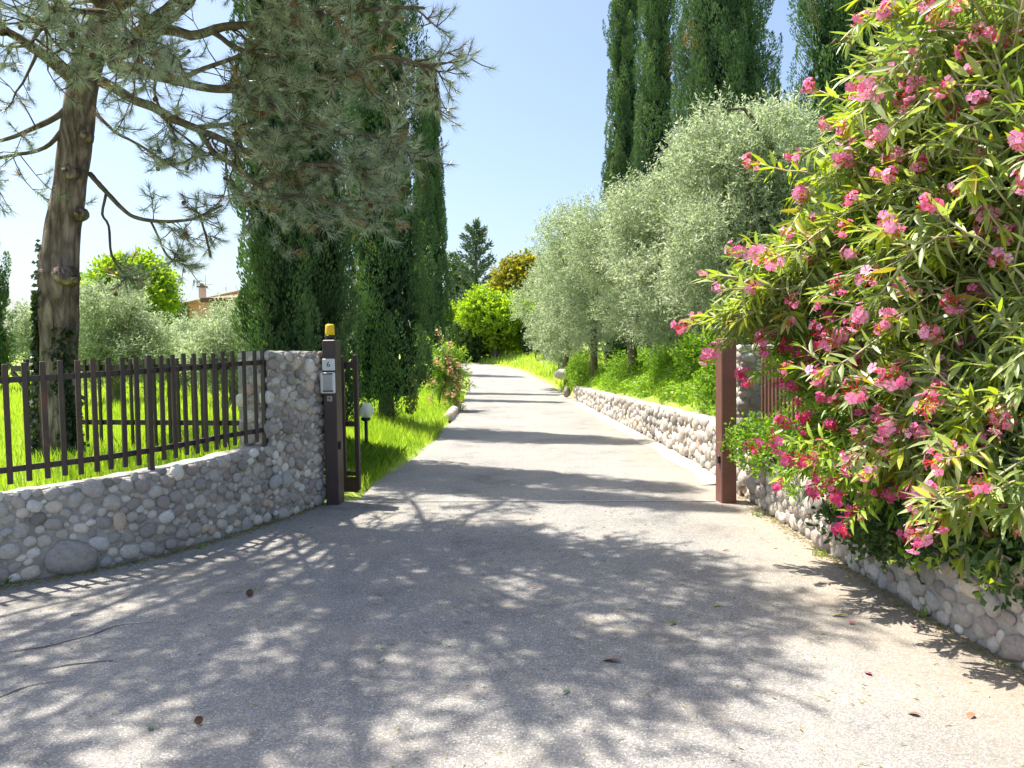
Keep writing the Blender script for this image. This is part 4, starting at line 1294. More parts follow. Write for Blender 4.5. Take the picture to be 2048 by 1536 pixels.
# ivy on the trunk
iv = thing("ivy", "dark ivy climbing the lower pine trunk", "ivy", (PB.x, PB.y, gz))
rng = np.random.default_rng(5)
n = 1500
tzz = np.array([q.z for q in cp]); txx = np.array([q.x for q in cp]); tyy = np.array([q.y for q in cp])
strand = rng.choice(3, n, p=[.5, .38, .12])
hz = gz + .1 + (np.array([1.75, 1.35, 2.3])[strand]) * rng.random(n) ** 1.2
th = np.radians(np.array([205, 322, 190])[strand] + rng.normal(0, 15, n)) + .25 * np.sin(hz * 3)
rd_ = np.interp((hz - gz), [0, .5, 1.2, 2.6], [.24, .215, .195, .18]) + rng.uniform(.0, .045, n)
pos = np.stack([np.interp(hz, tzz, txx) + np.cos(th) * rd_, np.interp(hz, tzz, tyy) + np.sin(th) * rd_, hz], axis=1)
dd = np.stack([np.cos(th) * .5, np.sin(th) * .5, -np.ones(n)], axis=1) + rng.normal(size=(n, 3)) * .45
obj("leaves", np_mesh("leaves", leaf_quads(pos, dd, .06 * rng.uniform(.6, 1.3, n), .05, rng), 4, np.clip(rng.beta(1.5, 3, n), 0, 1)), M['ivy'], iv, True, kind="stuff")
for j, (t0, hh) in enumerate(((205, 1.8), (322, 1.4), (214, 1.5))):
    q = []
    for s in range(12):
        z = gz + hh * s / 11
        t_ = math.radians(t0) + .25 * math.sin(z * 3)
        q.append((interp(z, tzz, txx) + math.cos(t_) * .22, interp(z, tzz, tyy) + math.sin(t_) * .22, z))
    obj("stem", MB().tube(q, [.013] * 12, 5).mesh("stem"), M['twig'], iv, True)

# ------------------------------------------------------------------ house beyond the field
HD = 62.0
hc = P(425, 600, HD)
house = thing("house", "pink house with terracotta roof beyond the olive trees", "house", (hc.x, HD, terrain(hc.x, HD)))
wall_pink = noise_mat("pink_plaster", [(.3, (.46, .25, .19)), (.7, (.56, .32, .25))], scale=.8, bump=.1)
wall_white = noise_mat("white_plaster", [(.3, (.48, .42, .36)), (.7, (.58, .52, .46))], scale=.8, bump=.1)
tile, nt, b_ = new_mat("roof_tile")
tcn = N(nt, "ShaderNodeTexCoord"); wv = N(nt, "ShaderNodeTexWave", i_Scale=2.2, i_Distortion=.6, i_Detail=2.0)
nt.links.new(tcn.outputs["Object"], wv.inputs["Vector"])
rp = ramp(nt, [(0, (.24, .10, .06)), (.5, (.42, .21, .14)), (1, (.50, .29, .20))], wv.outputs["Fac"])
nt.links.new(rp.outputs[0], b_.inputs["Base Color"]); b_.inputs["Roughness"].default_value = .85
fascia = plain_mat("fascia", (.10, .055, .04), .7)
def HP(px, py, d=HD): return P(px, py, d)
zg = terrain(hc.x, HD) - .2
# main block: gable end to the viewer, ridge running back
xa, xb = HP(335, 600).x, HP(620, 600).x
ze, zr = HP(350, 612).z, HP(480, 574).z
xr_ = HP(520, 574).x
mb = MB()
v = [(xa, HD, zg), (xb, HD, zg), (xb, HD, ze), (xr_, HD, zr - .1), (xa, HD, ze), (xa, HD + 9, zg), (xb, HD + 9, zg), (xb, HD + 9, ze), (xr_, HD + 9, zr - .1), (xa, HD + 9, ze)]
mb.add(v, [(0, 1, 2, 3, 4), (9, 8, 7, 6, 5), (0, 4, 9, 5), (1, 6, 7, 2)])
obj("wall", mb.mesh("wall"), wall_pink, house, True)
for s_, (x0, z0) in enumerate(((xa - .5, ze - .17), (xb + .5, ze - .17))):
    q = MB(); y0, y1 = HD - .5, HD + 9.5
    q.add([(x0, y0, z0), (xr_, y0, zr), (xr_, y1, zr), (x0, y1, z0), (x0, y0, z0 - .14), (xr_, y0, zr - .14), (xr_, y1, zr - .14), (x0, y1, z0 - .14)],
          [(0, 1, 2, 3), (7, 6, 5, 4), (0, 4, 5, 1), (3, 2, 6, 7), (0, 3, 7, 4), (1, 5, 6, 2)])
    obj("roof", q.mesh("roof"), tile, house, True)
# front wing with its roof plane towards the drive
WD = HD - 5
x0, x1 = HP(408, 600, WD).x, HP(640, 600, WD).x
zlo, zhi = HP(430, 598, WD).z, HP(500, 572, WD).z
obj("wing_wall", MB().box(((x0 + x1) / 2, WD + 2.5, (zg + zlo) / 2), (x1 - x0 - .8, 4.8, zlo - zg - .05)).mesh("wing_wall"), wall_white, house, True)
q = MB()
q.add([(x0, WD - .6, zlo), (x1, WD - .6, zlo), (x1, WD + 4.9, zhi), (x0 + 3, WD + 4.9, zhi), (x0, WD - .6, zlo - .16), (x1, WD - .6, zlo - .16), (x1, WD + 4.9, zhi - .16), (x0 + 3, WD + 4.9, zhi - .16)],
      [(0, 1, 2, 3), (7, 6, 5, 4), (1, 5, 6, 2), (2, 6, 7, 3), (3, 7, 4, 0)])
wr_ = obj("wing_roof", q.mesh("wing_roof"), tile, house, True)
obj("fascia", MB().box(((x0 + x1) / 2, WD - .64, zlo - .12), (x1 - x0, .05, .34)).mesh("fascia"), fascia, house, True)
cpt = HP(375, 585)
chm = obj("chimney", MB().box((cpt.x, HD + 3, cpt.z), (.45, .45, 1.2)).mesh("chimney"), wall_white, house, True)
obj("chimney_cap", MB().box((cpt.x, HD + 3, cpt.z + .72), (.7, .7, .12)).box((cpt.x, HD + 3, cpt.z + .9), (.35, .35, .25), taper=.3).mesh("chimney_cap"), M['bark'], house, True)
an = HP(392, 592)
obj("aerial", MB().tube([(an.x, HD + 2, an.z), (an.x, HD + 2, HP(392, 545).z)], [.03, .02], 5).bar((an.x - .6, HD + 2, HP(392, 565).z), (an.x + .6, HD + 2, HP(392, 565).z), .03, .03).mesh("aerial"), M['steel'], house, True)
wx = HP(440, 618, WD).x
w_ = obj("window", MB().box((wx, WD + .06, HP(440, 622, WD).z), (1.0, .06, 1.1)).mesh("window"), fascia, house, True)

# ------------------------------------------------------------------ oleanders
def oleander_leaf_mesh(seed, mat):
    """lance shaped leaf along +Y, unit length, folded along the midrib and arched"""
    rnd = random.Random(seed)
    arch = rnd.uniform(-.05, .35); fold = rnd.uniform(.1, .5); tw = rnd.uniform(-.3, .3)
    st = [(0, .012), (.12, .045), (.35, .095), (.6, .088), (.82, .05), (1, .003)]
    v = []
    for t, w in st:
        z = -arch * t * t
        for sx in (-1, 0, 1):
            x = sx * w
            zz = z + abs(sx) * w * fold
            a = tw * t
            v.append((x * math.cos(a) - (zz - z) * math.sin(a), t * (1 - .15 * arch * t), z + x * math.sin(a) + (zz - z) * math.cos(a)))
    f = []
    for i in range(len(st) - 1):
        for k in range(2):
            f.append((i * 3 + k, i * 3 + k + 1, i * 3 + k + 4, i * 3 + k + 3))
    return np.array(v), np.array(f)


LEAFV = [oleander_leaf_mesh(s, None) for s in range(8)]


def flower_mesh(seed, nfl, nbud, rad):
    """one truss of five petalled blossoms with red buds"""
    rng = np.random.default_rng(seed)
    pv, tv = [], []
    off0 = rng.normal(0, .22, 3) * rad
    for i in range(nfl):
        d = unit(rng.normal(size=3) + np.array([0, 0, .5])); c = d * rad * np.array([1, 1, 1.5]) * rng.uniform(.4, 1.35) + off0
        u = unit(np.cross(d, rng.normal(size=3))); w = np.cross(d, u)
        fr = .026 * rng.uniform(.7, 1.25)
        t0 = rng.uniform(.45, 1)
        for k in range(5):
            a = 2 * math.pi * k / 5 + rng.uniform(-.1, .1)
            r_ = u * math.cos(a) + w * math.sin(a); s_ = -u * math.sin(a) + w * math.cos(a)
            b0 = c + r_ * fr * .1
            pv.append([b0, c + r_ * fr * .75 + s_ * fr * .55 + d * fr * .2, c + r_ * fr * 1.15 + s_ * fr * .1 + d * fr * .1, c + r_ * fr * .75 - s_ * fr * .42 + d * fr * .28])
            tv.append(np.clip(t0 + rng.normal(0, .08), .4, 1))
        pv.append([c * .05, c * .45 + u * .0018, c - d * .03, c * .45 - u * .0018]); tv.append(.02)
        # tube of the blossom
        pv.append([c - d * .035, c - d * .012 + u * .005, c + d * .002, c - d * .012 - u * .005]); tv.append(.2)
    for i in range(nbud):
        d = unit(rng.normal(size=3) + np.array([0, 0, .9])); c = d * rad * rng.uniform(.3, 1.15)
        u = unit(np.cross(d, rng.normal(size=3)))
        for uu in (u, np.cross(d, u)):
            pv.append([c, c + d * .014 + uu * .0045, c + d * .03, c + d * .014 - uu * .0045]); tv.append(rng.uniform(0, .3))
            pv.append([c * .2, c * .6 + uu * .0016, c, c * .6 - uu * .0016]); tv.append(.02)
    return np_mesh("flower_cluster", np.array(pv), 4, np.array(tv))


def cam_px(w):
    q = CAM_R.transposed() @ (Vector(w) - Vector((0, 0, CAM_H)))
    return 1024 + FPX * q.x / -q.z, 768 - FPX * q.y / -q.z, -q.z


def oleander(label, base_pts, tips, seed, leafmat, petal, leaf_len, n_flower, lead=.55, per=15, sub=3, n_single=300, name="oleander_bush", fl_rad=.05, stem_r=.0135, group=None, pods=0, fl_pick=None, dense=1.0):
    """arching stems from the ground to the tips; whorls of leaves along their ends; blossom trusses on some tips"""
    rnd = random.Random(seed); rng = np.random.default_rng(seed)
    b0 = Vector(base_pts[0])
    t = thing(name, label, "flowering shrub", b0, group=group)
    stems = MB(); main = []
    ends = []                                                    # polylines that bear leaves
    for i, tip in enumerate(tips):
        tip = Vector(tip)
        b = min(base_pts, key=lambda q: (Vector(q) - tip).length + rnd.uniform(0, 1.2)); b = Vector(b)
        h = tip - b
        m1 = b + Vector((h.x * .18, h.y * .3, abs(h.z) * .55 + .15)); m2 = b + Vector((h.x * .6, h.y * .68, h.z * .9 + .12 + .1 * h.length))
        pl_ = resample([b, m1, m2, tip], .06)
        nn = len(pl_); st = max(1, nn // 12)
        ix = list(range(0, nn, st)); ix = ix if ix[-1] == nn - 1 else ix + [nn - 1]
        if i % 2 == 0:
            stems.tube([pl_[k] for k in ix], [stem_r * (1.25 - 1.0 * k / nn) for k in ix], 5)
        else:
            kk = [k for k in ix if k > nn * .45]
            stems.tube([pl_[k] for k in kk], [stem_r * (1.1 - .85 * k / nn) for k in kk], 5)
        tail = []
        acc = 0
        for k in range(nn - 1, 0, -1):
            tail.append(pl_[k]); acc += (pl_[k] - pl_[k - 1]).length
            if acc > lead: break
        ends.append(tail)
        # side shoots
        for _ in range(sub):
            k = rnd.randint(int(nn * .5), nn - 2)
            p = pl_[k]; fw = (pl_[k + 1] - pl_[k - 1]).normalized()
            d = (fw + Vector((rnd.gauss(0, .7), rnd.gauss(0, .7), rnd.gauss(.25, .5)))).normalized()
            ln = rnd.uniform(.22, .48)
            e = p + d * ln
            q = [e, e.lerp(p, .25) + Vector((0, 0, -.01)), e.lerp(p, .5) + Vector((0, 0, -.015)), e.lerp(p, .75), p]
            stems.tube(list(reversed(q)), [stem_r * .55, stem_r * .5, stem_r * .45, stem_r * .4, stem_r * .3], 4)
            ends.append(q)
    obj("stems", stems.mesh("stems", True), M['stem'], t, True)
    leaves = []                                                  # (matrix 3x4 rows, variant, tint)
    for q in ends:
        L_ = [0.0]
        for a, b in zip(q, q[1:]): L_.append(L_[-1] + (b - a).length)
        nw = max(3, int(per * L_[-1] / lead * dense))
        spin = rnd.uniform(0, 6.28)
        young = rnd.random() < .3
        tone = rnd.uniform(.15, .8)
        for w in range(nw):
            s = L_[-1] * (w / nw) ** 1.15
            j = max(0, min(len(q) - 2, next((k for k in range(len(L_) - 1) if L_[k + 1] >= s), len(q) - 2)))
            u = (s - L_[j]) / max(1e-6, L_[j + 1] - L_[j])
            p = q[j].lerp(q[j + 1], min(1, u))
            ax = (q[max(0, j - 1)] - q[j + 1]).normalized()        # towards the tip
            ref = Vector((0, 0, 1)) if abs(ax.z) < .9 else Vector((1, 0, 0))
            e1 = ax.cross(ref).normalized(); e2 = ax.cross(e1)
            spin += 1.05
            for k3 in range(3):
                if rnd.random() < .14: continue
                a = spin + k3 * 2.094 + rnd.uniform(-.25, .25)
                opn = math.radians(min(88, (16 + 55 * min(1, s / .22)) * rnd.uniform(.8, 1.25)))
                d = (ax * math.cos(opn) + (e1 * math.cos(a) + e2 * math.sin(a)) * math.sin(opn)).normalized()
                d = (d + Vector((0, 0, -.10 - .12 * rnd.random()))).normalized()
                upv = (Vector((0, 0, 1)) + ax * .8 + Vector((rnd.gauss(0, .25), rnd.gauss(0, .25), rnd.gauss(0, .25))))
                x = d.cross(upv).normalized(); z = x.cross(d)
                ln = leaf_len * rnd.uniform(.62, 1.22) * (.6 if s < .03 else 1)
                wd = ln * rnd.uniform(.8, 1.15)
                ti = tone + rnd.uniform(-.08, .16)
                if s < .07 and young: ti = rnd.uniform(.84, .94)
                if rnd.random() < .025: ti = rnd.uniform(.93, 1)
                leaves.append((p, x * wd, d * ln, z * ln, rnd.randrange(8), min(1, max(0, ti))))
    # the leaves that show largest are parts of their own
    big = []
    for i, (p, x, d, z, vv, ti) in enumerate(leaves):
        px, py, dep = cam_px(p + d * .5)
        if 0 < px < 2048 and 0 < py < 1536 and dep > .5:
            big.append((x.cross(d).normalized().dot((Vector((0, 0, CAM_H)) - p).normalized()).__abs__() * d.length / dep * (1.0 + .6 * rnd.random()), i))
    big.sort(reverse=True)
    single = {i for _, i in big[:n_single]}
    lm = {}
    inv = Matrix.Translation(b0).inverted()
    V, F, T = [], [], []; n = 0
    for i, (p, x, d, z, vv, ti) in enumerate(leaves):
        lv, lf = LEAFV[vv]
        if i in single:
            key = (vv, round(ti * 7))
            if key not in lm:
                lm[key] = np_mesh_idx("leaf", lv, lf, np.full(len(lv), key[1] / 7), True); lm[key].materials.append(leafmat)
            o = bpy.data.objects.new("leaf", lm[key]); C.objects.link(o); o.parent = t; o.matrix_parent_inverse = inv
            o.matrix_basis = Matrix(((x.x, d.x, z.x, p.x), (x.y, d.y, z.y, p.y), (x.z, d.z, z.z, p.z), (0, 0, 0, 1)))
        else:
            R3 = np.array([[x.x, d.x, z.x], [x.y, d.y, z.y], [x.z, d.z, z.z]])
            V.append(lv @ R3.T + np.array(p)); F.append(lf + n); T.append(np.full(len(lv), ti)); n += len(lv)
    if V:
        obj("leaves", np_mesh_idx("leaves", np.concatenate(V), np.concatenate(F), np.concatenate(T), True), leafmat, t, True, kind="stuff")
    fm = []
    for s in range(10):
        m_ = flower_mesh(seed * 10 + s, (5, 6, 7, 9, 5, 6, 8, 7, 11, 12)[s], rnd.randint(8, 18), fl_rad * rnd.uniform(.85, 1.2)); m_.materials.append(petal); fm.append(m_)
    cand = [(q[0], (q[0] - q[1]).normalized()) for q in ends]
    if fl_pick: cand = [c for c in cand if fl_pick(c[0])]
    scr = []
    cp_ = [cam_px(c[0]) for c in cand]
    for i, (a, b_, dd_) in enumerate(cp_):
        scr.append((sum(1 for (x2, y2, d2) in cp_ if d2 < dd_ - .03 and abs(x2 - a) < 45 and abs(y2 - b_) < 45) + rnd.random() * 2.5 + (0 if -20 < a < 2060 and -20 < b_ < 1536 else 50), i))
    scr.sort()
    cand = [cand[i] for _, i in scr]
    for p, d in cand[:n_flower]:
        o = bpy.data.objects.new("flower_cluster", rnd.choice(fm)); C.objects.link(o); o.parent = t; o.matrix_parent_inverse = inv
        o.location = p + d * .03
        o.rotation_euler = (Vector((0, 0, 1)).rotation_difference(d)).to_euler()
        sc = rnd.uniform(.65, 1.15); o.scale = (sc, sc, sc)
    for p, d in cand[n_flower:n_flower + pods]:
        mb = MB()
        for k in range(rnd.randint(2, 4)):
            a = Vector((rnd.gauss(0, 1), rnd.gauss(0, 1), rnd.gauss(.2, .6))).normalized()
            e = p + a * .10 + Vector((0, 0, -.03))
            mb.tube([p, p + a * .05 + Vector((0, 0, .015)), e], [.004, .0075, .002], 6)
        obj("seed_pod", mb.mesh("seed_pod", True), M['pod'], t, True)
    return t


def tips_in(regions, seed):
    """tips spread through ellipsoids (centre, radii, count)"""
    rnd = random.Random(seed); out = []
    for c, r, n in regions:
        for _ in range(n):
            v = Vector((rnd.gauss(0, 1), rnd.gauss(0, 1), rnd.gauss(0, 1))).normalized() * rnd.random() ** .4
            out.append((c[0] + v.x * r[0], c[1] + v.y * r[1], c[2] + v.z * r[2]))
    return out


def E(px, py, d, rpx, rpy, rd, n):
    c = P(px, py, d)
    return ((c.x, c.y, c.z), (rpx * d / FPX, rd, rpy * d / FPX), n)


big_regions = [E(1860, 230, 4.7, 200, 190, .7, 62), E(1960, 60, 4.5, 210, 130, .7, 34), E(1740, 420, 5.1, 150, 150, .6, 52),
               E(1600, 560, 5.6, 130, 110, .5, 44), E(1510, 615, 5.7, 80, 65, .4, 34), E(1470, 640, 5.7, 30, 30, .2, 7), E(1850, 580, 4.6, 190, 170, .7, 66), E(1990, 420, 4.2, 130, 200, .6, 44),
               E(1990, 760, 4.0, 130, 170, .5, 46), E(1820, 830, 4.5, 150, 130, .5, 44), E(1960, 980, 3.9, 130, 90, .4, 34), E(1710, 260, 5.2, 60, 80, .4, 9), E(1690, 60, 5.0, 30, 40, .3, 3),
               E(2240, 250, 4.4, 200, 280, .8, 46), E(2230, 750, 4.0, 190, 240, .7, 46), E(2560, 450, 4.0, 240, 400, .9, 60)]
oleander("huge pink oleander overhanging the right cobble wall", [(3.0, 4.2, .4), (3.1, 5.0, .4), (3.05, 3.5, .4), (3.2, 5.9, .4), (4.3, 4.0, .4), (5.0, 3.9, .4)], tips_in(big_regions, 3), 3, M['oleander'], M['petal_pink'],
         .155, 135, lead=.5, per=10, sub=3, pods=14, fl_pick=lambda p: cam_px(p)[0] < 1790 or cam_px(p)[1] < 180 or (hash((round(p[0] * 50), round(p[2] * 50))) % 4 == 0))
mag_regions = [E(1620, 790, 5.6, 75, 70, .3, 26), E(1640, 900, 5.2, 90, 75, .3, 34), E(1740, 960, 4.7, 90, 60, .3, 26), E(1590, 720, 5.9, 60, 50, .3, 12)]
oleander("smaller bright green oleander with magenta blossoms trailing over the right wall", [(2.75, 5.6, .4), (2.8, 5.0, .4)], tips_in(mag_regions, 9), 9, M['oleander_fresh'], M['petal_magenta'],
         .125, 84, lead=.34, per=9, sub=2, stem_r=.008, n_single=160)
rc = P(892, 812, 20.5)
road_regions = [E(893, 745, 20.5, 50, 58, .6, 105), E(915, 772, 20.3, 32, 36, .4, 30)]
oleander("roadside oleander with faded salmon blossoms below the slim cypress", [(rc.x - .2, 20.7, .2), (rc.x + .1, 20.4, .2)], tips_in(road_regions, 14), 14, M['oleander_fresh'], M['petal_salmon'],
         .15, 42, lead=.4, per=9, sub=1, n_single=0, fl_rad=.085, stem_r=.012)

# small pale shrub at the foot of the right pier, and a creeper hanging over the wall
def small_shrub(name, label, cat, blobs, n, leaf, w, mat, seed, base, k=6, tw=.14):
    t = thing(name, label, cat, base)
    st = MB()
    rnd = random.Random(seed)
    for b in blobs:
        e = Vector(b[0]); s = Vector(base) + Vector((rnd.uniform(-.1, .1), rnd.uniform(-.1, .1), 0))
        st.tube([s, s.lerp(e, .5) + Vector((0, 0, .08)), e], [.008, .006, .003], 4)
    obj("stems", st.mesh("stems"), M['twig'], t, True)
    obj("leaves", crown_mesh("leaves", blobs, n, k, leaf, w, seed, .2, .8, .1, tw, .6, hollow=.3), M[mat], t, True, kind="stuff")
    return t
sb = [(tuple(P(x, y, d)), r) for x, y, d, r in ((1480, 885, 7.6, .11), (1510, 870, 7.5, .14), (1550, 880, 7.3, .16), (1540, 915, 7.2, .13), (1590, 920, 6.9, .15), (1500, 910, 7.4, .09), (1575, 860, 7.2, .14), (1600, 960, 6.6, .12))]
small_shrub("pale_shrub", "small pale green shrub spilling over the wall beside the reddish post", "shrub", sb, 620, .045, .026, 'cover', 71, (2.75, 7.3, .4))
cb_ = [(tuple(P(x, y, d)), r) for x, y, d, r in ((1700, 1040, 5.2, .12), (1760, 1060, 4.9, .13), (1800, 1040, 4.7, .14), (1850, 1060, 4.5, .14), (1910, 1050, 4.3, .15), (1970, 1070, 4.1, .15), (2030, 1090, 3.9, .15), (2020, 1150, 3.75, .08), (1815, 1105, 4.55, .05))]
small_shrub("creeper", "dark creeper draped over the crest of the right wall under the shrubs", "creeper", cb_, 1100, .05, .03, 'dark_leaf', 72, (2.8, 4.5, .45))
for lab, px, py, d in (("bright vine sprig hanging on the wall face, left of two", 1812, 1122, 4.42), ("bright vine sprig hanging on the wall face near the photo's right edge", 1990, 1165, 3.72), ("pale vine sprig hanging on the wall above the big flat stone", 1885, 1110, 4.15)):
    c = P(px, py, d)
    small_shrub("vine_sprig", lab, "vine", [((c.x, c.y, c.z), .05)], 8, .06, .035, 'broad', int(px), (c.x + .12, c.y, c.z + .14), k=2, tw=.05)

# ------------------------------------------------------------------ grass, bank cover, weeds
def blades(name, pts, h, w, mat, seed, label, lean=.35, tint=(.1, .9), kind="stuff"):
    rng = np.random.default_rng(seed)
    n = len(pts)
    hh = h * rng.uniform(.5, 1.35, n)
    a = rng.uniform(0, 2 * np.pi, n)
    ld = np.stack([np.cos(a), np.sin(a), np.zeros(n)], axis=1) * (lean * rng.random(n) * hh)[:, None]
    b = rng.uniform(0, 2 * np.pi, n)
    sd = np.stack([np.cos(b), np.sin(b), np.zeros(n)], axis=1) * (w * rng.uniform(.7, 1.3, n))[:, None] / 2
    mid = pts + ld * .3 + np.array([0, 0, 1.0]) * (hh * .55)[:, None]
    tip = pts + ld + np.array([0, 0, 1.0]) * hh[:, None]
    v = np.stack([pts - sd, pts + sd, mid + sd * .7, tip, mid - sd * .7], axis=1)
    patch = np.array([.5 + .9 * noise.noise(Vector((a_ * .7, b_ * .7, 1))) + .5 * noise.noise(Vector((a_ * 2.6, b_ * 2.6, 5))) for a_, b_, _ in pts])
    t = np.clip(tint[0] + (tint[1] - tint[0]) * (rng.random(n) * .5 + patch * .5), 0, 1)
    return obj(name, np_mesh(name, v, 5, t), M[mat], kind=kind, label=label)


def scatter(rng, n, fx, fy, ok):
    out = []
    while len(out) < n:
        x, y = fx(rng), fy(rng)
        if ok(x, y): out.append((x, y, terrain(x, y) - .01))
    return np.array(out)


rng = np.random.default_rng(1)
def behind_wall(x, y):
    if y < 8.35:
        xw = interp(y, LW_y, LW_x)
        return x < xw - .33
    return x < XL(y) - .05 and terrain(x, y) > .005
pts = scatter(rng, 34000, lambda r: -9 + 7 * r.random() ** .9, lambda r: 4.6 + 9.4 * r.random(), behind_wall)
blades("field_grass", pts, .16, .010, 'grass', 2, "bright tall grass in the field behind the fence")
pts = scatter(rng, 42000, lambda r: -26 + 22 * r.random(), lambda r: 13 + 24 * r.random() ** 1.3, lambda x, y: x < XL(y) - 1.5 and abs(x / y) < 1.0)
blades("far_field_grass", pts, .24, .025, 'grass', 3, "sunlit grass under the field olives", tint=(.3, 1))
pts = scatter(rng, 5000, lambda r: -6 + 4 * r.random(), lambda r: 4.4 + 4 * r.random(), lambda x, y: y < 8.2 and -.75 < x - interp(y, LW_y, LW_x) < -.24)
blades("dry_grass", pts, .10, .006, 'grass_dry', 4, "dry grass and straw on the crest of the left wall", lean=.9)
def verge(x, y): return 8.7 < y < 30 and -3.4 < x - XL(y) < -.0 and terrain(x, y) > .0
pts = scatter(rng, 30000, lambda r: -6 + 5 * r.random(), lambda r: 8.8 + 18 * r.random() ** 1.4, verge)
blades("verge_grass", pts, .17, .011, 'grass', 5, "long grass on the verge left of the drive", lean=.6)
pts = scatter(rng, 9000, lambda r: -4.5 + 3 * r.random(), lambda r: 8.9 + 2.6 * r.random(), lambda x, y: verge(x, y) and x < XL(y) - .1)
blades("verge_weeds", pts, .17, .022, 'cover', 6, "darker leafy weeds round the open gate end", lean=.9, tint=(0, .5))
pts = scatter(rng, 14000, lambda r: -4 + 14 * r.random(), lambda r: 27 + 36 * r.random(), lambda x, y: x > XR(y) + .15 and x < XR(y) + 9)
blades("meadow_grass", pts, .28, .05, 'grass', 7, "sunny meadow grass at the bend of the drive", tint=(.5, 1))
def bank(x, y): return x > XR(y) + .22
pts = scatter(rng, 15000, lambda r: 2 + 4 * r.random(), lambda r: 9 + 19 * r.random() ** 1.3, lambda x, y: bank(x, y) and x < XR(y) + 2.6)
blades("bank_grass", pts, .20, .014, 'grass', 8, "grass on the bank above the retaining wall", lean=.8, tint=(0, .8))
# leafy ground cover on the bank
pts = scatter(rng, 34000, lambda r: 2 + 4 * r.random(), lambda r: 9 + 14 * r.random() ** 1.4, lambda x, y: bank(x, y) and x < XR(y) + 2.4 and noise.noise(Vector((x * 1.1, y * .8, 3))) > -.28)
rg = np.random.default_rng(9)
mound = np.array([max(0, noise.noise(Vector((a * 1.7, b * 1.3, 0))) + .25) for a, b, _ in pts])
pts[:, 2] += rg.random(len(pts)) ** .5 * (.05 + .42 * mound)
pts[:, 0] -= .06 * rg.random(len(pts))
v = leaf_quads(pts, rg.normal(size=(len(pts), 3)) * np.array([1, 1, .45]) + np.array([-.3, -.3, .1]), .07 * rg.uniform(.6, 1.3, len(pts)), .05, rg)
obj("ground_cover", np_mesh("ground_cover", v, 4, np.clip(rg.beta(2, 2, len(pts)), 0, 1)), M['cover'], kind="stuff", label="leafy ground cover spilling over the retaining wall")
for i, (lab, px, py, d, rx, rz, mt, nn) in enumerate((
        ("tall dark grass clump leaning over the far end of the retaining wall", 1165, 745, 24.6, .55, .45, 'cover', 900),
        ("leafy green shrub on the bank between the first two olives", 1418, 705, 13.4, .4, .22, 'cover', 600),
        ("green shrub on the bank below the second olive", 1330, 722, 16.2, .45, .22, 'cover', 500),
        ("low shrub on the bank below the third olive", 1255, 738, 20.5, .5, .25, 'cover', 500),
        ("feathery green shrub on the bank right behind the reddish post", 1452, 770, 11.2, .35, .24, 'cover', 700))):
    c = P(px, py, d)
    small_shrub("bank_shrub", lab, "shrub", ell_blobs((c.x, c.y, c.z), (rx, rx, rz), 9, .22, 400 + i), nn, .075, .03, mt, 400 + i, (c.x, c.y, terrain(c.x, c.y)), k=6, tw=.22)
# undergrowth below the shrubs behind the right wall
pts = scatter(rng, 9000, lambda r: 2.7 + 3 * r.random(), lambda r: 3 + 5.2 * r.random(), lambda x, y: True)
pts[:, 2] += rg.random(len(pts)) * .9
v = leaf_quads(pts, rg.normal(size=(len(pts), 3)), .09, .045, rg)
obj("undergrowth", np_mesh("undergrowth", v, 4, np.clip(rg.beta(2, 3, len(pts)), 0, 1)), M['dark_leaf'], kind="stuff", label="dark undergrowth in the bed behind the right wall")

# tufts of weed
def tuft(label, p, n, h, w, mat, seed, spread=.05):
    rg = np.random.default_rng(seed)
    q = np.array(p)[None, :] + rg.normal(size=(n, 3)) * np.array([spread, spread, 0])
    o = blades("weed", q, h, w, mat, seed, label, lean=1.0, kind="thing")
    o["category"] = "weed"
tuft("green weed at the foot of the left wall at the photo's edge", G(14, 1168), 26, .09, .012, 'cover', 301, .03)
tuft("small weed under the left wall below the fence's middle post", G(400, 1098), 14, .04, .008, 'cover', 302, .02)
tuft("small weed at the foot of the sunny right wall", G(1640, 1112), 22, .07, .009, 'grass', 303, .03)
tuft("tiny weed in the joint beside the big flat stone", G(1850, 1232), 16, .06, .009, 'grass', 304, .02)
tuft("dark weed at the base of the right pier", G(1512, 1032), 18, .05, .009, 'cover', 305, .025)
for i, (px, py) in enumerate(((150, 940), (190, 925))):
    c = P(px, py, 6.6 if i == 0 else 6.9)
    tuft(("broad leaved bright weed behind the fence near the pine", "second broad leaved weed behind the fence, right of the other")[i], (c.x, c.y, terrain(c.x, c.y)), 26, .24, .04, 'broad', 310 + i, .05)

# ------------------------------------------------------------------ things by the bend and debris on the asphalt
def boulder(label, p, r, seed, mat='stone_pale'):
    o = bpy.data.objects.new("boulder", ROCK[mat][seed % 10]); link(o, None, label, "boulder")
    o.location = p; o.scale = r; o.rotation_euler = (0, 0, seed)
boulder("rounded white boulder on the grass at the far end of the bank", P(1122, 748, 27.5), (.27, .25, .2), 3)
boulder("pale upright stone at the far end of the retaining wall", P(1134, 784, 24.9), (.14, .11, .2), 1)
kb = thing("stone_kerb", "low curved kerb of stones below the roadside oleander", "kerb", (XL(19.5) - .05, 19.5, 0))
kinv = Matrix.Translation(kb.location).inverted()
rnd = random.Random(4)
for i in range(14):
    y = 17.6 + i * .3
    o = bpy.data.objects.new("stone", rnd.choice(ROCK['stone_pale'])); C.objects.link(o); o.parent = kb; o.matrix_parent_inverse = kinv
    o.location = (XL(y) - .06 + .02 * rnd.random(), y, .08); o.scale = (.11, .16, .13); o.rotation_euler = (0, 0, rnd.uniform(-.4, .4))
tb = P(1088, 727, 45)
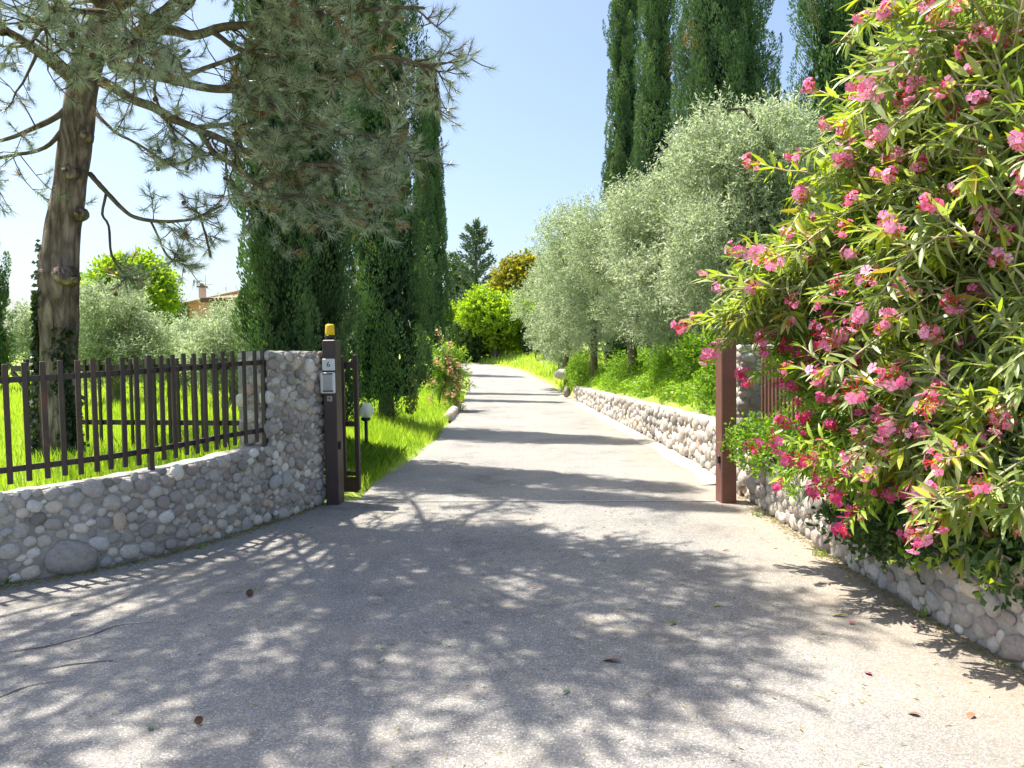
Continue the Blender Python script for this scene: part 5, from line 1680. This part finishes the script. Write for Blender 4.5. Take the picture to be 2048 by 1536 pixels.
bq = thing("garden_table", "weathered board table with a dark box beneath it in the meadow", "table", (tb.x, 45, terrain(tb.x, 45) + .05))
dk = plain_mat("weathered_wood", (.20, .15, .11), .8)
obj("table_top", MB().box((-.2, 0, .62), (.8, .5, .06)).mesh("table_top"), dk, bq)
for sx in (-.5, .1):
    obj("leg", MB().box((sx, 0, .29), (.07, .4, .6)).mesh("leg"), dk, bq)
obj("dark_box", MB().box((.18, -.32, .2), (.4, .3, .36), bev=.02).mesh("dark_box"), M['black'], bq)

for lab, px, py, s in (("dark pine cone on the shaded asphalt near the wall", 497, 1191, 1.0), ("brown open pine cone on the asphalt at lower left", 402, 1446, .75)):
    g = G(px, py)
    o = obj("pine_cone", cone_mesh(int(px)), M['pod'], label=lab, cat="pine cone")
    o.location = (g.x, g.y, .018); o.rotation_euler = (1.3, .2, px); o.scale = (s, s, s)

LV, LF = LEAFV[2]
fallen = {}
for nm, col in (("green", (.10, .22, .05)), ("yellow", (.42, .36, .05)), ("brown", (.25, .12, .06)), ("red", (.45, .05, .12))):
    fallen[nm] = plain_mat("fallen_" + nm, col, .6)
for lab, px, py, col, ln, rz in (
        ("yellowing fallen leaf on the asphalt below the middle of the right wall", 1695, 1234, "yellow", .11, 1.3),
        ("yellow green fallen leaf in the shade right of centre", 1444, 1211, "yellow", .08, 1.9),
        ("pale green fallen leaf lying on the shaded asphalt", 1336, 1252, "green", .08, -1.0),
        ("green torn leaf on the asphalt near the lower pine cone", 303, 1464, "green", .07, .6),
        ("small green leaf scrap in the middle of the shade", 886, 1286, "green", .05, 2.2),
        ("green leaf curled on the asphalt left of centre", 942, 1248, "green", .06, 1.1),
        ("dark green leaf near the bottom centre shade", 1125, 1390, "green", .06, -.8),
        ("green sprig on the asphalt close to the left wall", 160, 1231, "green", .08, 1.4),
        ("brown fallen leaf in front of the gate rail", 797, 1003, "brown", .07, .4),
        ("brown dry leaf on the lit asphalt by the right wall", 1462, 1102, "brown", .08, 1.4),
        ("yellow leaf on the lit asphalt right of the gateway", 1268, 1028, "yellow", .07, 1.6),
        ("brown leaf in the middle of the shade", 1062, 1178, "brown", .06, -.9),
        ("grey brown twig scrap right of the bottom centre", 1244, 1326, "brown", .14, 1.2),
        ("reddish petal on the asphalt nearest the flat wall stone", 1742, 1352, "red", .045, .3),
        ("red petal on the asphalt below the middle of the right wall", 1708, 1247, "red", .04, 2.0),
        ("orange brown petal at lower right", 1840, 1433, "brown", .05, 1.0),
        ("orange brown petal beside the shrub's shadow", 1944, 1430, "brown", .05, 2.4),
        ("magenta petal close to the foot of the right wall", 1833, 1256, "red", .04, .8)):
    g = G(px, py)
    o = obj("fallen_petal" if "petal" in lab else "fallen_leaf", np_mesh_idx("fallen_leaf", LV * np.array([1.5, 1, 1]), LF, None, True), fallen[col], label=lab, cat="petal" if "petal" in lab else "leaf",
            group="leaves and petals fallen on the asphalt")
    o.location = (g.x, g.y, .012); o.scale = (ln * (2.5 if "petal" in lab else 1), ln, ln); o.rotation_euler = (.1, .15, rz)
# pine needles, grit and crumbs along the wall feet
rg = np.random.default_rng(12)
n = 2600
s = rg.random(n) * LW.L
off = np.abs(rg.normal(0, .05, n)) + .03
pp = np.array([tuple(LW.at(a) + LW.right(a) * b + Vector((0, 0, .006))) for a, b in zip(s, off)])
s2 = rg.random(n) * (RW.L - .3)
p2 = np.array([tuple(RW.at(a) + RW.right(a) * b + Vector((0, 0, .006))) for a, b in zip(s2, np.abs(rg.normal(0, .05, n)) + .03)])
p3 = np.stack([rg.uniform(-3.2, 2.4, 1500), rg.uniform(2.4, 8.5, 1500), np.full(1500, .006)], axis=1)
p3 = p3[[interp(q[1], LW_y, LW_x) + .1 < q[0] for q in p3]]
pp = np.concatenate([pp, p2, p3])
d = rg.normal(size=(len(pp), 3)) * np.array([1, 1, .12])
obj("leaf_litter", np_mesh("leaf_litter", leaf_quads(pp, d, .03 * rg.uniform(.4, 1.8, len(pp)), .007, rg), 4, rg.random(len(pp))), M['grass_dry'], kind="stuff", label="dry needles and crumbs gathered along the wall feet")
